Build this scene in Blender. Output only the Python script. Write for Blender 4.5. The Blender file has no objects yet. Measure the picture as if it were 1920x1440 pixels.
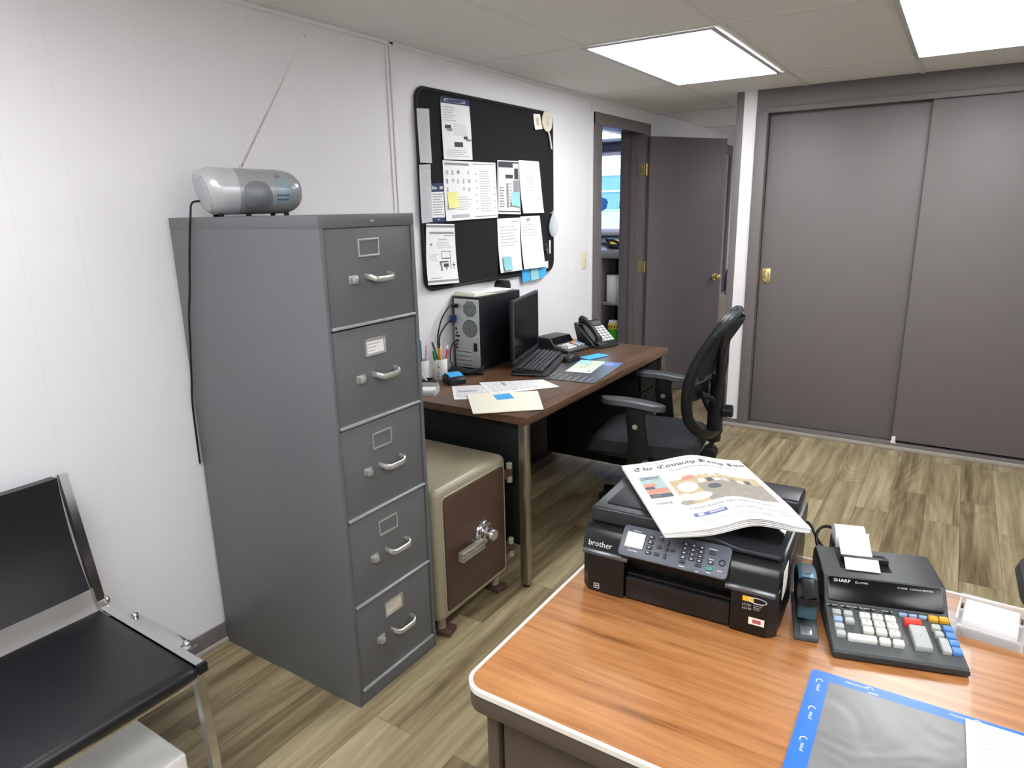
import bpy, bmesh, math, random
from mathutils import Vector, Matrix, Euler
random.seed(7)
scene = bpy.context.scene
COL = scene.collection
PI = math.pi
R = math.radians

# ------------------------------------------------------------------ materials
def lin(c):
    out = []
    for v in c:
        v = v / 255.0
        out.append(v / 12.92 if v <= 0.04045 else ((v + 0.055) / 1.055) ** 2.4)
    return (out[0], out[1], out[2], 1.0)

MATS = {}
def mat(name, rgb=(200, 200, 200), rough=0.5, metal=0.0, vary=0.04, scale=30.0, bump=0.0, spec=0.5,
        emit=None, alpha=1.0, trans=0.0, coat=0.0, ior=1.45):
    """Principled surface with a faint procedural mottling of its colour (and optional bump)."""
    if name in MATS:
        return MATS[name]
    m = bpy.data.materials.new(name)
    m.use_nodes = True
    nt = m.node_tree
    b = nt.nodes['Principled BSDF']
    col = lin(rgb)
    b.inputs['Roughness'].default_value = rough
    b.inputs['Metallic'].default_value = metal
    b.inputs['Specular IOR Level'].default_value = spec
    b.inputs['Alpha'].default_value = alpha
    b.inputs['Transmission Weight'].default_value = trans
    b.inputs['Coat Weight'].default_value = coat
    b.inputs['IOR'].default_value = ior
    tc = nt.nodes.new('ShaderNodeTexCoord')
    nz = nt.nodes.new('ShaderNodeTexNoise')
    nz.inputs['Scale'].default_value = scale
    nz.inputs['Detail'].default_value = 3
    nt.links.new(tc.outputs['Object'], nz.inputs['Vector'])
    mx = nt.nodes.new('ShaderNodeMix')
    mx.data_type = 'RGBA'
    mx.inputs['A'].default_value = tuple(max(0, c * (1 - vary * 2)) for c in col[:3]) + (1,)
    mx.inputs['B'].default_value = tuple(min(1, c * (1 + vary * 2)) for c in col[:3]) + (1,)
    nt.links.new(nz.outputs['Fac'], mx.inputs['Factor'])
    nt.links.new(mx.outputs['Result'], b.inputs['Base Color'])
    if bump:
        bp = nt.nodes.new('ShaderNodeBump')
        bp.inputs['Strength'].default_value = bump
        bp.inputs['Distance'].default_value = 0.002
        nt.links.new(nz.outputs['Fac'], bp.inputs['Height'])
        nt.links.new(bp.outputs['Normal'], b.inputs['Normal'])
    if emit:
        b.inputs['Emission Color'].default_value = lin(emit[0])
        b.inputs['Emission Strength'].default_value = emit[1]
    MATS[name] = m
    return m

def node(nt, kind, **kw):
    n = nt.nodes.new(kind)
    for k, v in kw.items():
        if k in ('operation', 'data_type', 'blend_type', 'wave_type', 'bands_direction', 'wave_profile',
                 'feature', 'noise_dimensions', 'offset', 'offset_frequency', 'squash', 'distance'):
            setattr(n, k, v)
        else:
            n.inputs[k].default_value = v
    return n

def ramp(nt, stops):
    r = nt.nodes.new('ShaderNodeValToRGB')
    el = r.color_ramp.elements
    while len(el) < len(stops):
        el.new(0.5)
    for e, (p, c) in zip(el, stops):
        e.position = p
        e.color = lin(c)
    return r

def wood(name, stops, along='x', stretch=14.0, scale=5.0, rough=0.35, dist=1.2, coat=0.0, knots=0.25, spec=0.5):
    """Wood grain running along one object axis."""
    m = bpy.data.materials.new(name)
    m.use_nodes = True
    nt = m.node_tree
    b = nt.nodes['Principled BSDF']
    b.inputs['Roughness'].default_value = rough
    b.inputs['Coat Weight'].default_value = coat
    b.inputs['Specular IOR Level'].default_value = spec
    tc = nt.nodes.new('ShaderNodeTexCoord')
    mp = nt.nodes.new('ShaderNodeMapping')
    s = [scale * stretch * 0.25] * 3
    s['xyz'.index(along)] = scale * 0.25
    mp.inputs['Scale'].default_value = s
    nt.links.new(tc.outputs['Object'], mp.inputs['Vector'])
    # slow warp -> cathedral figure
    w = node(nt, 'ShaderNodeTexNoise', Scale=0.45, Detail=2.0, Distortion=0.6)
    nt.links.new(mp.outputs['Vector'], w.inputs['Vector'])
    rings = node(nt, 'ShaderNodeMath', operation='MULTIPLY')
    rings.inputs[1].default_value = 22.0 * knots * 4
    nt.links.new(w.outputs['Fac'], rings.inputs[0])
    sn = node(nt, 'ShaderNodeMath', operation='SINE')
    nt.links.new(rings.outputs[0], sn.inputs[0])
    fine = node(nt, 'ShaderNodeTexNoise', Scale=3.2, Detail=8.0, Roughness=0.65, Distortion=dist * 0.3)
    nt.links.new(mp.outputs['Vector'], fine.inputs['Vector'])
    a = node(nt, 'ShaderNodeMath', operation='MULTIPLY_ADD')
    a.inputs[1].default_value = 0.07
    nt.links.new(sn.outputs[0], a.inputs[0])
    nt.links.new(fine.outputs['Fac'], a.inputs[2])
    r = ramp(nt, stops)
    nt.links.new(a.outputs[0], r.inputs['Fac'])
    nt.links.new(r.outputs['Color'], b.inputs['Base Color'])
    MATS[name] = m
    return m

# ------------------------------------------------------------------ mesh builder
_text_cache = {}
def text_geo(s):
    if s not in _text_cache:
        cu = bpy.data.curves.new('t', 'FONT')
        cu.body = s
        cu.size = 1.0
        cu.resolution_u = 2
        o = bpy.data.objects.new('t', cu)
        COL.objects.link(o)
        dg = bpy.context.evaluated_depsgraph_get()
        me = bpy.data.meshes.new_from_object(o.evaluated_get(dg))
        V = [v.co.copy() for v in me.vertices]
        F = [tuple(p.vertices) for p in me.polygons]
        bpy.data.objects.remove(o)
        bpy.data.curves.remove(cu)
        bpy.data.meshes.remove(me)
        w = max((v.x for v in V), default=0)
        _text_cache[s] = (V, F, w)
    return _text_cache[s]

def frame(o, x, y=None, z=None):
    """Matrix with origin o and the given x / y (z = x cross y) or x / z axes."""
    x = Vector(x).normalized()
    if z is None:
        y = Vector(y)
        z = x.cross(y).normalized()
        y = z.cross(x)
    else:
        z = Vector(z)
        y = z.cross(x).normalized()
        z = x.cross(y)
    m = Matrix((x, y, z)).transposed().to_4x4()
    m.translation = Vector(o)
    return m

def catmull(pts, n=6, closed=False):
    P = [Vector(p) for p in pts]
    out = []
    k = len(P)
    for i in range(k if closed else k - 1):
        if closed:
            a, b, c, d = P[i - 1], P[i], P[(i + 1) % k], P[(i + 2) % k]
        else:
            b, c = P[i], P[i + 1]
            a = P[i - 1] if i else b + (b - c)
            d = P[i + 2] if i + 2 < k else c + (c - b)
        for j in range(n):
            t = j / n
            out.append(0.5 * ((2 * b) + (c - a) * t + (2 * a - 5 * b + 4 * c - d) * t * t + (3 * b - a - 3 * c + d) * t ** 3))
    if not closed:
        out.append(P[-1])
    return out

def rrect_pts(w, h, r, n=5, cx=0, cy=0):
    out = []
    for (sx, sy, a0) in ((1, 1, 0), (-1, 1, 90), (-1, -1, 180), (1, -1, 270)):
        for i in range(n + 1):
            a = R(a0 + 90 * i / n)
            out.append((cx + sx * (w / 2 - r) + r * math.cos(a), cy + sy * (h / 2 - r) + r * math.sin(a)))
    return out

class MB:
    def __init__(self):
        self.V, self.F, self.I, self.mats = [], [], [], []
        self.M = Matrix.Identity(4)
    def mi(self, m):
        m = MATS[m] if isinstance(m, str) else m
        if m not in self.mats:
            self.mats.append(m)
        return self.mats.index(m)
    def add(self, V, F, m, M=None, f=None):
        T = self.M @ M if M is not None else self.M
        k = len(self.V)
        i = self.mi(m)
        for v in V:
            p = Vector(f(v)) if f else Vector(v)
            self.V.append(T @ p)
        for q in F:
            self.F.append(tuple(k + a for a in q))
            self.I.append(i)
        return self
    def addbm(self, bm, m, M=None, f=None):
        bm.verts.index_update()
        self.add([v.co.copy() for v in bm.verts], [tuple(v.index for v in q.verts) for q in bm.faces], m, M, f)
        bm.free()
        return self
    def box(self, c, s, m, bev=0.0, seg=2, rot=None, M=None, f=None):
        bm = bmesh.new()
        bmesh.ops.create_cube(bm, size=1.0)
        for v in bm.verts:
            v.co = Vector((v.co.x * s[0], v.co.y * s[1], v.co.z * s[2]))
        if bev:
            bmesh.ops.bevel(bm, geom=list(bm.edges), offset=min(bev, min(s) * 0.49), segments=seg, profile=0.5, affect='EDGES')
        T = Matrix.Translation(Vector(c))
        if rot is not None:
            T = T @ Euler(rot).to_matrix().to_4x4()
        return self.addbm(bm, m, (M @ T) if M is not None else T, f)
    def bx(self, x0, x1, y0, y1, z0, z1, m, bev=0.0, seg=2, M=None):
        return self.box(((x0 + x1) / 2, (y0 + y1) / 2, (z0 + z1) / 2), (abs(x1 - x0), abs(y1 - y0), abs(z1 - z0)), m, bev, seg, None, M)
    def prism(self, poly, h0, h1, m, M=None, bev=0.0, seg=2, only_top=False):
        bm = bmesh.new()
        lo = [bm.verts.new((p[0], p[1], h0)) for p in poly]
        hi = [bm.verts.new((p[0], p[1], h1)) for p in poly]
        n = len(poly)
        bm.faces.new(list(reversed(lo)))
        top = bm.faces.new(hi)
        for i in range(n):
            bm.faces.new((lo[i], lo[(i + 1) % n], hi[(i + 1) % n], hi[i]))
        bmesh.ops.recalc_face_normals(bm, faces=list(bm.faces))
        if bev:
            es = list(top.edges) if only_top else [e for e in bm.edges if abs(e.verts[0].co.z - e.verts[1].co.z) < 1e-7]
            bmesh.ops.bevel(bm, geom=es, offset=bev, segments=seg, profile=0.5, affect='EDGES')
        return self.addbm(bm, m, M)
    def cyl(self, p0, p1, r, m, n=20, r2=None, bev=0.0, M=None):
        p0, p1 = Vector(p0), Vector(p1)
        r2 = r if r2 is None else r2
        d = p1 - p0
        L = d.length
        prof = [(0, 0), (r, 0), (r2, L), (0, L)]
        if bev:
            prof = [(0, 0), (r - bev, 0), (r, bev), (r2, L - bev), (r2 - bev, L), (0, L)]
        up = Vector((0, 0, 1)) if abs(d.normalized().z) < 0.95 else Vector((1, 0, 0))
        x = up.cross(d).normalized()
        T = frame(p0, x, z=d.normalized())
        return self.lathe(prof, m, n, (M @ T) if M is not None else T)
    def lathe(self, prof, m, n=24, M=None, sx=1.0, sy=1.0):
        V, F = [], []
        rings = []
        for (r, z) in prof:
            if r < 1e-7:
                rings.append([len(V)]); V.append((0, 0, z))
            else:
                rings.append(list(range(len(V), len(V) + n)))
                V += [(sx * r * math.cos(2 * PI * i / n), sy * r * math.sin(2 * PI * i / n), z) for i in range(n)]
        for a, b in zip(rings, rings[1:]):
            for i in range(n):
                j = (i + 1) % n
                if len(a) == 1 and len(b) == 1:
                    continue
                if len(a) == 1:
                    F.append((a[0], b[j], b[i]))
                elif len(b) == 1:
                    F.append((a[i], a[j], b[0]))
                else:
                    F.append((a[i], a[j], b[j], b[i]))
        return self.add(V, F, m, M)
    def tube(self, pts, r, m, n=10, closed=False, smooth=0, prof=None, up=None, M=None):
        P = catmull(pts, smooth, closed) if smooth else [Vector(p) for p in pts]
        k = len(P)
        rs = r if isinstance(r, (list, tuple)) else [r] * k
        if len(rs) != k:
            rs = [rs[min(len(rs) - 1, int(i * (len(rs) - 1) / max(1, k - 1) + 0.5))] for i in range(k)]
        shape = prof or [(math.cos(2 * PI * i / n), math.sin(2 * PI * i / n)) for i in range(n)]
        n = len(shape)
        V, F = [], []
        prev = None
        for i in range(k):
            if closed:
                t = (P[(i + 1) % k] - P[i - 1]).normalized()
                sc = 1.0
            else:
                a = (P[i] - P[i - 1]).normalized() if i else (P[1] - P[0]).normalized()
                b = (P[i + 1] - P[i]).normalized() if i + 1 < k else a
                t = (a + b).normalized()
            if up is not None:
                x = Vector(up)
                x = (x - t * x.dot(t)).normalized()
            elif prev is None:
                u = Vector((0, 0, 1)) if abs(t.z) < 0.9 else Vector((1, 0, 0))
                x = (u - t * u.dot(t)).normalized()
            else:
                x = (prev - t * prev.dot(t)).normalized()
            prev = x
            y = t.cross(x)
            for (c, s) in shape:
                V.append(P[i] + x * (c * rs[i]) + y * (s * rs[i]))
        for i in range(k if closed else k - 1):
            a, b = i * n, ((i + 1) % k) * n
            for j in range(n):
                F.append((a + j, a + (j + 1) % n, b + (j + 1) % n, b + j))
        if not closed:
            F.append(tuple(reversed(range(n))))
            F.append(tuple(range((k - 1) * n, k * n)))
        return self.add(V, F, m, M)
    def grid(self, fn, nu, nv, m, thick=0.0, M=None):
        """Surface fn(u, v); with thick > 0 a closed slab grown along -normal."""
        P = [[Vector(fn(i / nu, j / nv)) for i in range(nu + 1)] for j in range(nv + 1)]
        V = [p for row in P for p in row]
        w = nu + 1
        F = [(j * w + i, j * w + i + 1, (j + 1) * w + i + 1, (j + 1) * w + i) for j in range(nv) for i in range(nu)]
        if thick:
            N = []
            for j in range(nv + 1):
                for i in range(nu + 1):
                    a = P[j][min(nu, i + 1)] - P[j][max(0, i - 1)]
                    b = P[min(nv, j + 1)][i] - P[max(0, j - 1)][i]
                    N.append(a.cross(b).normalized())
            k = len(V)
            V = V + [v - nn * thick for v, nn in zip(V, N)]
            F += [tuple(k + a for a in reversed(q)) for q in list(F)]
            edge = [i for i in range(w)] + [j * w + nu for j in range(1, nv + 1)] + [nv * w + i for i in range(nu - 1, -1, -1)] + [j * w for j in range(nv - 1, 0, -1)]
            for a, b in zip(edge, edge[1:] + edge[:1]):
                F.append((b, a, k + a, k + b))
        return self.add(V, F, m, M)
    def sphere(self, c, r, m, n=16, sc=(1, 1, 1), M=None):
        prof = [(math.sin(PI * i / (n // 2)) * r if 0 < i < n // 2 else 0, -math.cos(PI * i / (n // 2)) * r) for i in range(n // 2 + 1)]
        T = Matrix.Translation(Vector(c)) @ Matrix.Diagonal((sc[0], sc[1], sc[2], 1))
        return self.lathe(prof, m, n, (M @ T) if M is not None else T)
    def text(self, s, size, m, M, align='l', sx=1.0, f=None, lift=0.0):
        V, F, w = text_geo(s)
        dx = {'l': 0, 'c': -w / 2, 'r': -w}[align]
        V2 = [Vector(((v.x + dx) * size * sx, v.y * size, lift)) for v in V]
        return self.add(V2, F, m, M, f)
    def build(self, name, parent=None, smooth=True, angle=35):
        me = bpy.data.meshes.new(name)
        me.from_pydata([tuple(v) for v in self.V], [], self.F)
        for m in self.mats:
            me.materials.append(m)
        me.polygons.foreach_set('material_index', self.I)
        me.update()
        bm = bmesh.new()
        bm.from_mesh(me)
        bm.to_mesh(me)
        bm.free()
        if smooth:
            me.polygons.foreach_set('use_smooth', [True] * len(me.polygons))
            me.set_sharp_from_angle(angle=R(angle))
        o = bpy.data.objects.new(name, me)
        COL.objects.link(o)
        if parent is not None:
            o.parent = parent
        return o

def thing(name, label, cat, loc=(0, 0, 0), rz=0.0, group=None, rot=None):
    o = bpy.data.objects.new(name, None)
    o.empty_display_size = 0.05
    COL.objects.link(o)
    o.location = loc
    o.rotation_euler = rot if rot is not None else (0, 0, rz)
    o['label'] = label
    o['category'] = cat
    if group:
        o['group'] = group
    return o

def tag(o, label, cat, group=None, kind=None):
    o['label'] = label
    o['category'] = cat
    if group:
        o['group'] = group
    if kind:
        o['kind'] = kind
    return o

def struct(name, mb, label=None, parent=None, **kw):
    o = mb.build(name, parent, **kw)
    if parent is None:
        o['kind'] = 'structure'
        if label:
            o['label'] = label
    return o
# ------------------------------------------------------------------ shared materials
mat('white_paint', (234, 232, 235), 0.55, vary=0.01, scale=8)
mat('grey_paint', (112, 106, 105), 0.5, vary=0.015, scale=10, bump=0.05)
mat('door_grey_shaded', (108, 102, 104), 0.5, vary=0.015, scale=10, bump=0.04)  # same grey paint as the closet doors, shade put into its colour
mat('shoe_trim', (168, 160, 152), 0.5)
mat('steel_grey', (102, 104, 107), 0.42, vary=0.02, scale=18, bump=0.03)
mat('steel_grey_dark', (62, 63, 66), 0.5)
mat('chrome', (205, 205, 205), 0.12, 1.0, vary=0.02)
mat('satin_metal', (208, 208, 206), 0.28, 0.75, vary=0.03)
mat('dull_chrome', (170, 165, 152), 0.3, 1.0, vary=0.05)
mat('brass', (214, 196, 136), 0.25, 0.8, vary=0.05)
mat('black_plastic', (22, 22, 24), 0.42, vary=0.05)
mat('black_gloss', (14, 14, 16), 0.12, vary=0.03)
mat('black_matte', (20, 20, 22), 0.75, vary=0.05)
mat('black_fabric', (30, 31, 36), 0.9, vary=0.12, scale=400, bump=0.3)
mat('dark_grey_plastic', (58, 60, 64), 0.4, vary=0.03)
mat('grey_plastic', (98, 101, 108), 0.4, vary=0.03)
mat('silver_plastic', (176, 179, 181), 0.28, metal=0.35, vary=0.02)
mat('light_silver', (196, 199, 202), 0.26, metal=0.25, vary=0.02)
mat('paper', (240, 240, 240), 0.8, vary=0.008, scale=60)
mat('paper_cream', (244, 240, 222), 0.8, vary=0.01, scale=40)
mat('paper_grey', (200, 202, 206), 0.8, vary=0.02)
mat('ink', (70, 70, 74), 0.8)
mat('ink_light', (190, 190, 195), 0.8)
mat('ink_mid', (150, 150, 156), 0.8)
mat('ink_navy', (44, 62, 100), 0.7)
mat('note_blue', (70, 172, 232), 0.75, vary=0.02)
mat('note_teal', (150, 208, 214), 0.75, vary=0.02)
mat('note_yellow', (236, 236, 150), 0.75, vary=0.02)
mat('white_plastic', (232, 231, 226), 0.4, vary=0.01)
mat('cream_plastic', (226, 218, 196), 0.45, vary=0.02)
mat('white_print', (215, 215, 215), 0.6)
mat('rubber', (16, 16, 16), 0.8)

def wall_mat():
    """White sheet panelling: faint vertical grooves at uneven spacing along y."""
    m = bpy.data.materials.new('wall_panel')
    m.use_nodes = True
    nt = m.node_tree
    b = nt.nodes['Principled BSDF']
    b.inputs['Roughness'].default_value = 0.5
    tc = nt.nodes.new('ShaderNodeTexCoord')
    sp = nt.nodes.new('ShaderNodeSeparateXYZ')
    nt.links.new(tc.outputs['Object'], sp.inputs[0])
    last = None
    for (period, off) in ((0.4064, 0.02), (0.61, 0.27)):
        a = node(nt, 'ShaderNodeMath', operation='ADD'); a.inputs[1].default_value = off + 50 * period
        nt.links.new(sp.outputs['Y'], a.inputs[0])
        d = node(nt, 'ShaderNodeMath', operation='MODULO'); d.inputs[1].default_value = period
        nt.links.new(a.outputs[0], d.inputs[0])
        c = node(nt, 'ShaderNodeMath', operation='LESS_THAN'); c.inputs[1].default_value = 0.0035
        nt.links.new(d.outputs[0], c.inputs[0])
        if last is None:
            last = c
        else:
            mx = node(nt, 'ShaderNodeMath', operation='MAXIMUM')
            nt.links.new(last.outputs[0], mx.inputs[0]); nt.links.new(c.outputs[0], mx.inputs[1])
            last = mx
    mp = nt.nodes.new('ShaderNodeMapping'); mp.inputs['Scale'].default_value = (3, 6, 1.0)
    nt.links.new(tc.outputs['Object'], mp.inputs['Vector'])
    nz = node(nt, 'ShaderNodeTexNoise', Scale=1.0, Detail=3.0)
    nt.links.new(mp.outputs['Vector'], nz.inputs['Vector'])
    r = ramp(nt, [(0.3, (231, 230, 233)), (0.7, (234, 233, 236))])
    nt.links.new(nz.outputs['Fac'], r.inputs['Fac'])
    mix = nt.nodes.new('ShaderNodeMix'); mix.data_type = 'RGBA'
    mix.inputs['B'].default_value = lin((229, 228, 231))
    nt.links.new(r.outputs['Color'], mix.inputs['A'])
    nt.links.new(last.outputs[0], mix.inputs['Factor'])
    nt.links.new(mix.outputs['Result'], b.inputs['Base Color'])
    bp = nt.nodes.new('ShaderNodeBump'); bp.inputs['Strength'].default_value = 0.06; bp.inputs['Distance'].default_value = 0.001; bp.invert = True
    nt.links.new(last.outputs[0], bp.inputs['Height'])
    nt.links.new(bp.outputs['Normal'], b.inputs['Normal'])
    MATS['wall_panel'] = m
wall_mat()

def floor_mat():
    """Weathered taupe vinyl planks running along y."""
    m = bpy.data.materials.new('vinyl_plank')
    m.use_nodes = True
    nt = m.node_tree
    b = nt.nodes['Principled BSDF']
    b.inputs['Roughness'].default_value = 0.42
    b.inputs['Specular IOR Level'].default_value = 0.35
    tc = nt.nodes.new('ShaderNodeTexCoord')
    sp = nt.nodes.new('ShaderNodeSeparateXYZ'); nt.links.new(tc.outputs['Object'], sp.inputs[0])
    cb = nt.nodes.new('ShaderNodeCombineXYZ')
    nt.links.new(sp.outputs['Y'], cb.inputs['X']); nt.links.new(sp.outputs['X'], cb.inputs['Y'])
    br = nt.nodes.new('ShaderNodeTexBrick')
    br.offset = 0.37; br.offset_frequency = 2
    br.inputs['Scale'].default_value = 1.0
    br.inputs['Brick Width'].default_value = 0.92
    br.inputs['Row Height'].default_value = 0.152
    br.inputs['Mortar Size'].default_value = 0.0011
    br.inputs['Mortar Smooth'].default_value = 0.1
    br.inputs['Bias'].default_value = 0.0
    br.inputs['Color1'].default_value = (0, 0, 0, 1)
    br.inputs['Color2'].default_value = (1, 1, 1, 1)
    br.inputs['Mortar'].default_value = (0.25, 0.25, 0.25, 1)
    nt.links.new(cb.outputs[0], br.inputs['Vector'])
    # per-plank shift so that grain differs from plank to plank
    sh = node(nt, 'ShaderNodeVectorMath', operation='MULTIPLY_ADD')
    sh.inputs[1].default_value = (7.3, 11.9, 3.1)
    nt.links.new(br.outputs['Color'], sh.inputs[0]); nt.links.new(cb.outputs[0], sh.inputs[2])
    mp = nt.nodes.new('ShaderNodeMapping'); mp.inputs['Scale'].default_value = (1.0, 19, 1)
    nt.links.new(sh.outputs[0], mp.inputs['Vector'])
    g1 = node(nt, 'ShaderNodeTexNoise', Scale=1.0, Detail=6.0, Roughness=0.6, Distortion=0.35)
    nt.links.new(mp.outputs['Vector'], g1.inputs['Vector'])
    mp2 = nt.nodes.new('ShaderNodeMapping'); mp2.inputs['Scale'].default_value = (3.0, 90, 1)
    nt.links.new(sh.outputs[0], mp2.inputs['Vector'])
    g2 = node(nt, 'ShaderNodeTexNoise', Scale=1.0, Detail=4.0, Roughness=0.7, Distortion=0.2)
    nt.links.new(mp2.outputs['Vector'], g2.inputs['Vector'])
    # cathedral rings
    mp3 = nt.nodes.new('ShaderNodeMapping'); mp3.inputs['Scale'].default_value = (1.1, 6.0, 1)
    nt.links.new(sh.outputs[0], mp3.inputs['Vector'])
    g3 = node(nt, 'ShaderNodeTexNoise', Scale=1.0, Detail=0.0, Distortion=0.15)
    nt.links.new(mp3.outputs['Vector'], g3.inputs['Vector'])
    k = node(nt, 'ShaderNodeMath', operation='MULTIPLY'); k.inputs[1].default_value = 70.0
    nt.links.new(g3.outputs['Fac'], k.inputs[0])
    s = node(nt, 'ShaderNodeMath', operation='SINE'); nt.links.new(k.outputs[0], s.inputs[0])
    a1 = node(nt, 'ShaderNodeMath', operation='MULTIPLY_ADD'); a1.inputs[1].default_value = 0.028
    nt.links.new(s.outputs[0], a1.inputs[0]); nt.links.new(g1.outputs['Fac'], a1.inputs[2])
    a2 = node(nt, 'ShaderNodeMath', operation='MULTIPLY_ADD'); a2.inputs[1].default_value = 0.28
    nt.links.new(g2.outputs['Fac'], a2.inputs[0]); nt.links.new(a1.outputs[0], a2.inputs[2])
    a3 = node(nt, 'ShaderNodeMath', operation='MULTIPLY_ADD'); a3.inputs[1].default_value = 0.17
    nt.links.new(br.outputs['Color'], a3.inputs[0]); nt.links.new(a2.outputs[0], a3.inputs[2])
    r = ramp(nt, [(0.42, (74, 63, 46)), (0.58, (112, 98, 73)), (0.74, (144, 130, 99)), (0.95, (174, 161, 129))])
    nt.links.new(a3.outputs[0], r.inputs['Fac'])
    mix = nt.nodes.new('ShaderNodeMix'); mix.data_type = 'RGBA'; mix.blend_type = 'MULTIPLY'
    inv = node(nt, 'ShaderNodeMath', operation='MULTIPLY'); inv.inputs[1].default_value = 0.5
    nt.links.new(br.outputs['Fac'], inv.inputs[0]); nt.links.new(inv.outputs[0], mix.inputs['Factor'])
    mix.inputs['B'].default_value = (0.25, 0.22, 0.18, 1)
    nt.links.new(r.outputs['Color'], mix.inputs['A'])
    nt.links.new(mix.outputs['Result'], b.inputs['Base Color'])
    bp = nt.nodes.new('ShaderNodeBump'); bp.inputs['Strength'].default_value = 0.08; bp.inputs['Distance'].default_value = 0.001
    nt.links.new(a2.outputs[0], bp.inputs['Height']); nt.links.new(bp.outputs['Normal'], b.inputs['Normal'])
    MATS['vinyl_plank'] = m
floor_mat()

def ceiling_mat():
    m = bpy.data.materials.new('ceiling_tile')
    m.use_nodes = True
    nt = m.node_tree
    b = nt.nodes['Principled BSDF']
    b.inputs['Roughness'].default_value = 0.9
    tc = nt.nodes.new('ShaderNodeTexCoord')
    nz = node(nt, 'ShaderNodeTexNoise', Scale=90.0, Detail=5.0, Roughness=0.7)
    nt.links.new(tc.outputs['Object'], nz.inputs['Vector'])
    n2 = node(nt, 'ShaderNodeTexNoise', Scale=1.3, Detail=2.0)
    nt.links.new(tc.outputs['Object'], n2.inputs['Vector'])
    a = node(nt, 'ShaderNodeMath', operation='MULTIPLY_ADD'); a.inputs[1].default_value = 0.35
    nt.links.new(n2.outputs['Fac'], a.inputs[0]); nt.links.new(nz.outputs['Fac'], a.inputs[2])
    r = ramp(nt, [(0.35, (220, 219, 215)), (0.75, (232, 231, 227))])
    nt.links.new(a.outputs[0], r.inputs['Fac']); nt.links.new(r.outputs['Color'], b.inputs['Base Color'])
    bp = nt.nodes.new('ShaderNodeBump'); bp.inputs['Strength'].default_value = 0.35; bp.inputs['Distance'].default_value = 0.003
    nt.links.new(nz.outputs['Fac'], bp.inputs['Height']); nt.links.new(bp.outputs['Normal'], b.inputs['Normal'])
    MATS['ceiling_tile'] = m
ceiling_mat()
mat('grid_paint', (222, 221, 216), 0.5)
mat('lamp_lens', (255, 255, 255), 0.5, emit=((250, 252, 255), 12.5))
mat('lamp_frame', (190, 192, 194), 0.4)

# ------------------------------------------------------------------ room shell
H = 2.222
X1, Y0, Y1 = 3.78, -3.3, 6.45
struct('floor', MB().bx(-4.6, X1 + 0.1, Y0 - 0.1, Y1 + 0.1, -0.1, 0, 'vinyl_plank'), 'taupe wood-look vinyl plank floor')
struct('ceiling', MB().bx(-4.6, X1 + 0.1, Y0 - 0.1, Y1 + 0.1, H, H + 0.1, 'ceiling_tile'), 'off-white acoustic tile ceiling')
g = MB()
GX = [0.606, 1.222, 1.832, 2.442, 3.052, 3.662]
GY = [-3.2, -1.98, -0.76, 0.46, 1.68, 2.91, 4.13, 5.35]
for x in GX:
    g.bx(x - 0.012, x + 0.012, Y0, Y1, H - 0.005, H + 0.001, 'grid_paint', 0.001)
for y in GY:
    g.bx(0.0, X1, y - 0.012, y + 0.012, H - 0.0045, H + 0.001, 'grid_paint', 0.001)
struct('ceiling_grid', g, 'thin off-white metal ceiling grid')

w = MB()
DY0, DY1, DZ = 3.13, 3.905, 2.095
w.bx(-0.17, 0, Y0, DY0, 0, H, 'wall_panel')
w.bx(-0.17, 0, DY0, DY1, DZ, H, 'wall_panel')
w.bx(-0.17, 0, DY1, 5.42, 0, H, 'wall_panel')
w.bx(-0.17, 0, 5.42, 6.18, 2.03, H, 'wall_panel')
w.bx(-0.17, 0, 6.18, Y1, 0, H, 'wall_panel')
struct('wall_left', w, 'long white panelled wall on the left')
struct('wall_right', MB().bx(X1, X1 + 0.1, Y0, Y1, 0, H, 'white_paint'), 'white wall at the right of the room')
struct('wall_near', MB().bx(0, X1, Y0 - 0.1, Y0, 0, H, 'white_paint'), 'white wall behind the camera')
struct('wall_end', MB().bx(-0.17, X1, Y1, Y1 + 0.1, 0, H, 'white_paint'), 'wall at the end of the hallway')
# closet box
cw = MB()
CY = 3.47
cw.bx(0.852, 0.95, CY, CY + 0.10, 0.05, H, 'white_paint')
cw.bx(0.90, 0.95, CY + 0.1, CY + 0.70, 0, H, 'white_paint')
cw.bx(0.90, X1, CY + 0.62, CY + 0.72, 0, H, 'white_paint')
struct('wall_closet', cw, 'narrow white strip of wall left of the sliding closet doors')
t = MB()
t.bx(0.806, 0.852, CY - 0.004, CY + 0.104, 0, H, 'grey_paint', 0.002)
struct('trim_1', t, 'grey corner trim at the hallway end of the closet wall')
t = MB()
t.bx(0.935, 1.006, CY - 0.014, CY + 0.1, 0.0, 2.098, 'grey_paint', 0.002)
t.bx(0.935, X1, CY - 0.012, CY + 0.1, 2.095, H, 'grey_paint', 0.002)
t.bx(1.006, X1, CY - 0.022, CY - 0.004, 2.078, 2.112, 'grey_paint', 0.003)
struct('trim_2', t, 'grey casing and header around the sliding closet doors')
t = MB()
t.bx(0.852, X1, CY - 0.012, CY + 0.10, 0, 0.042, 'grey_paint', 0.002)
t.bx(0.806, X1, CY - 0.022, CY - 0.012, 0, 0.026, 'shoe_trim', 0.003)
struct('trim_3', t, 'grey sill and pale shoe strip under the closet doors')

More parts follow.
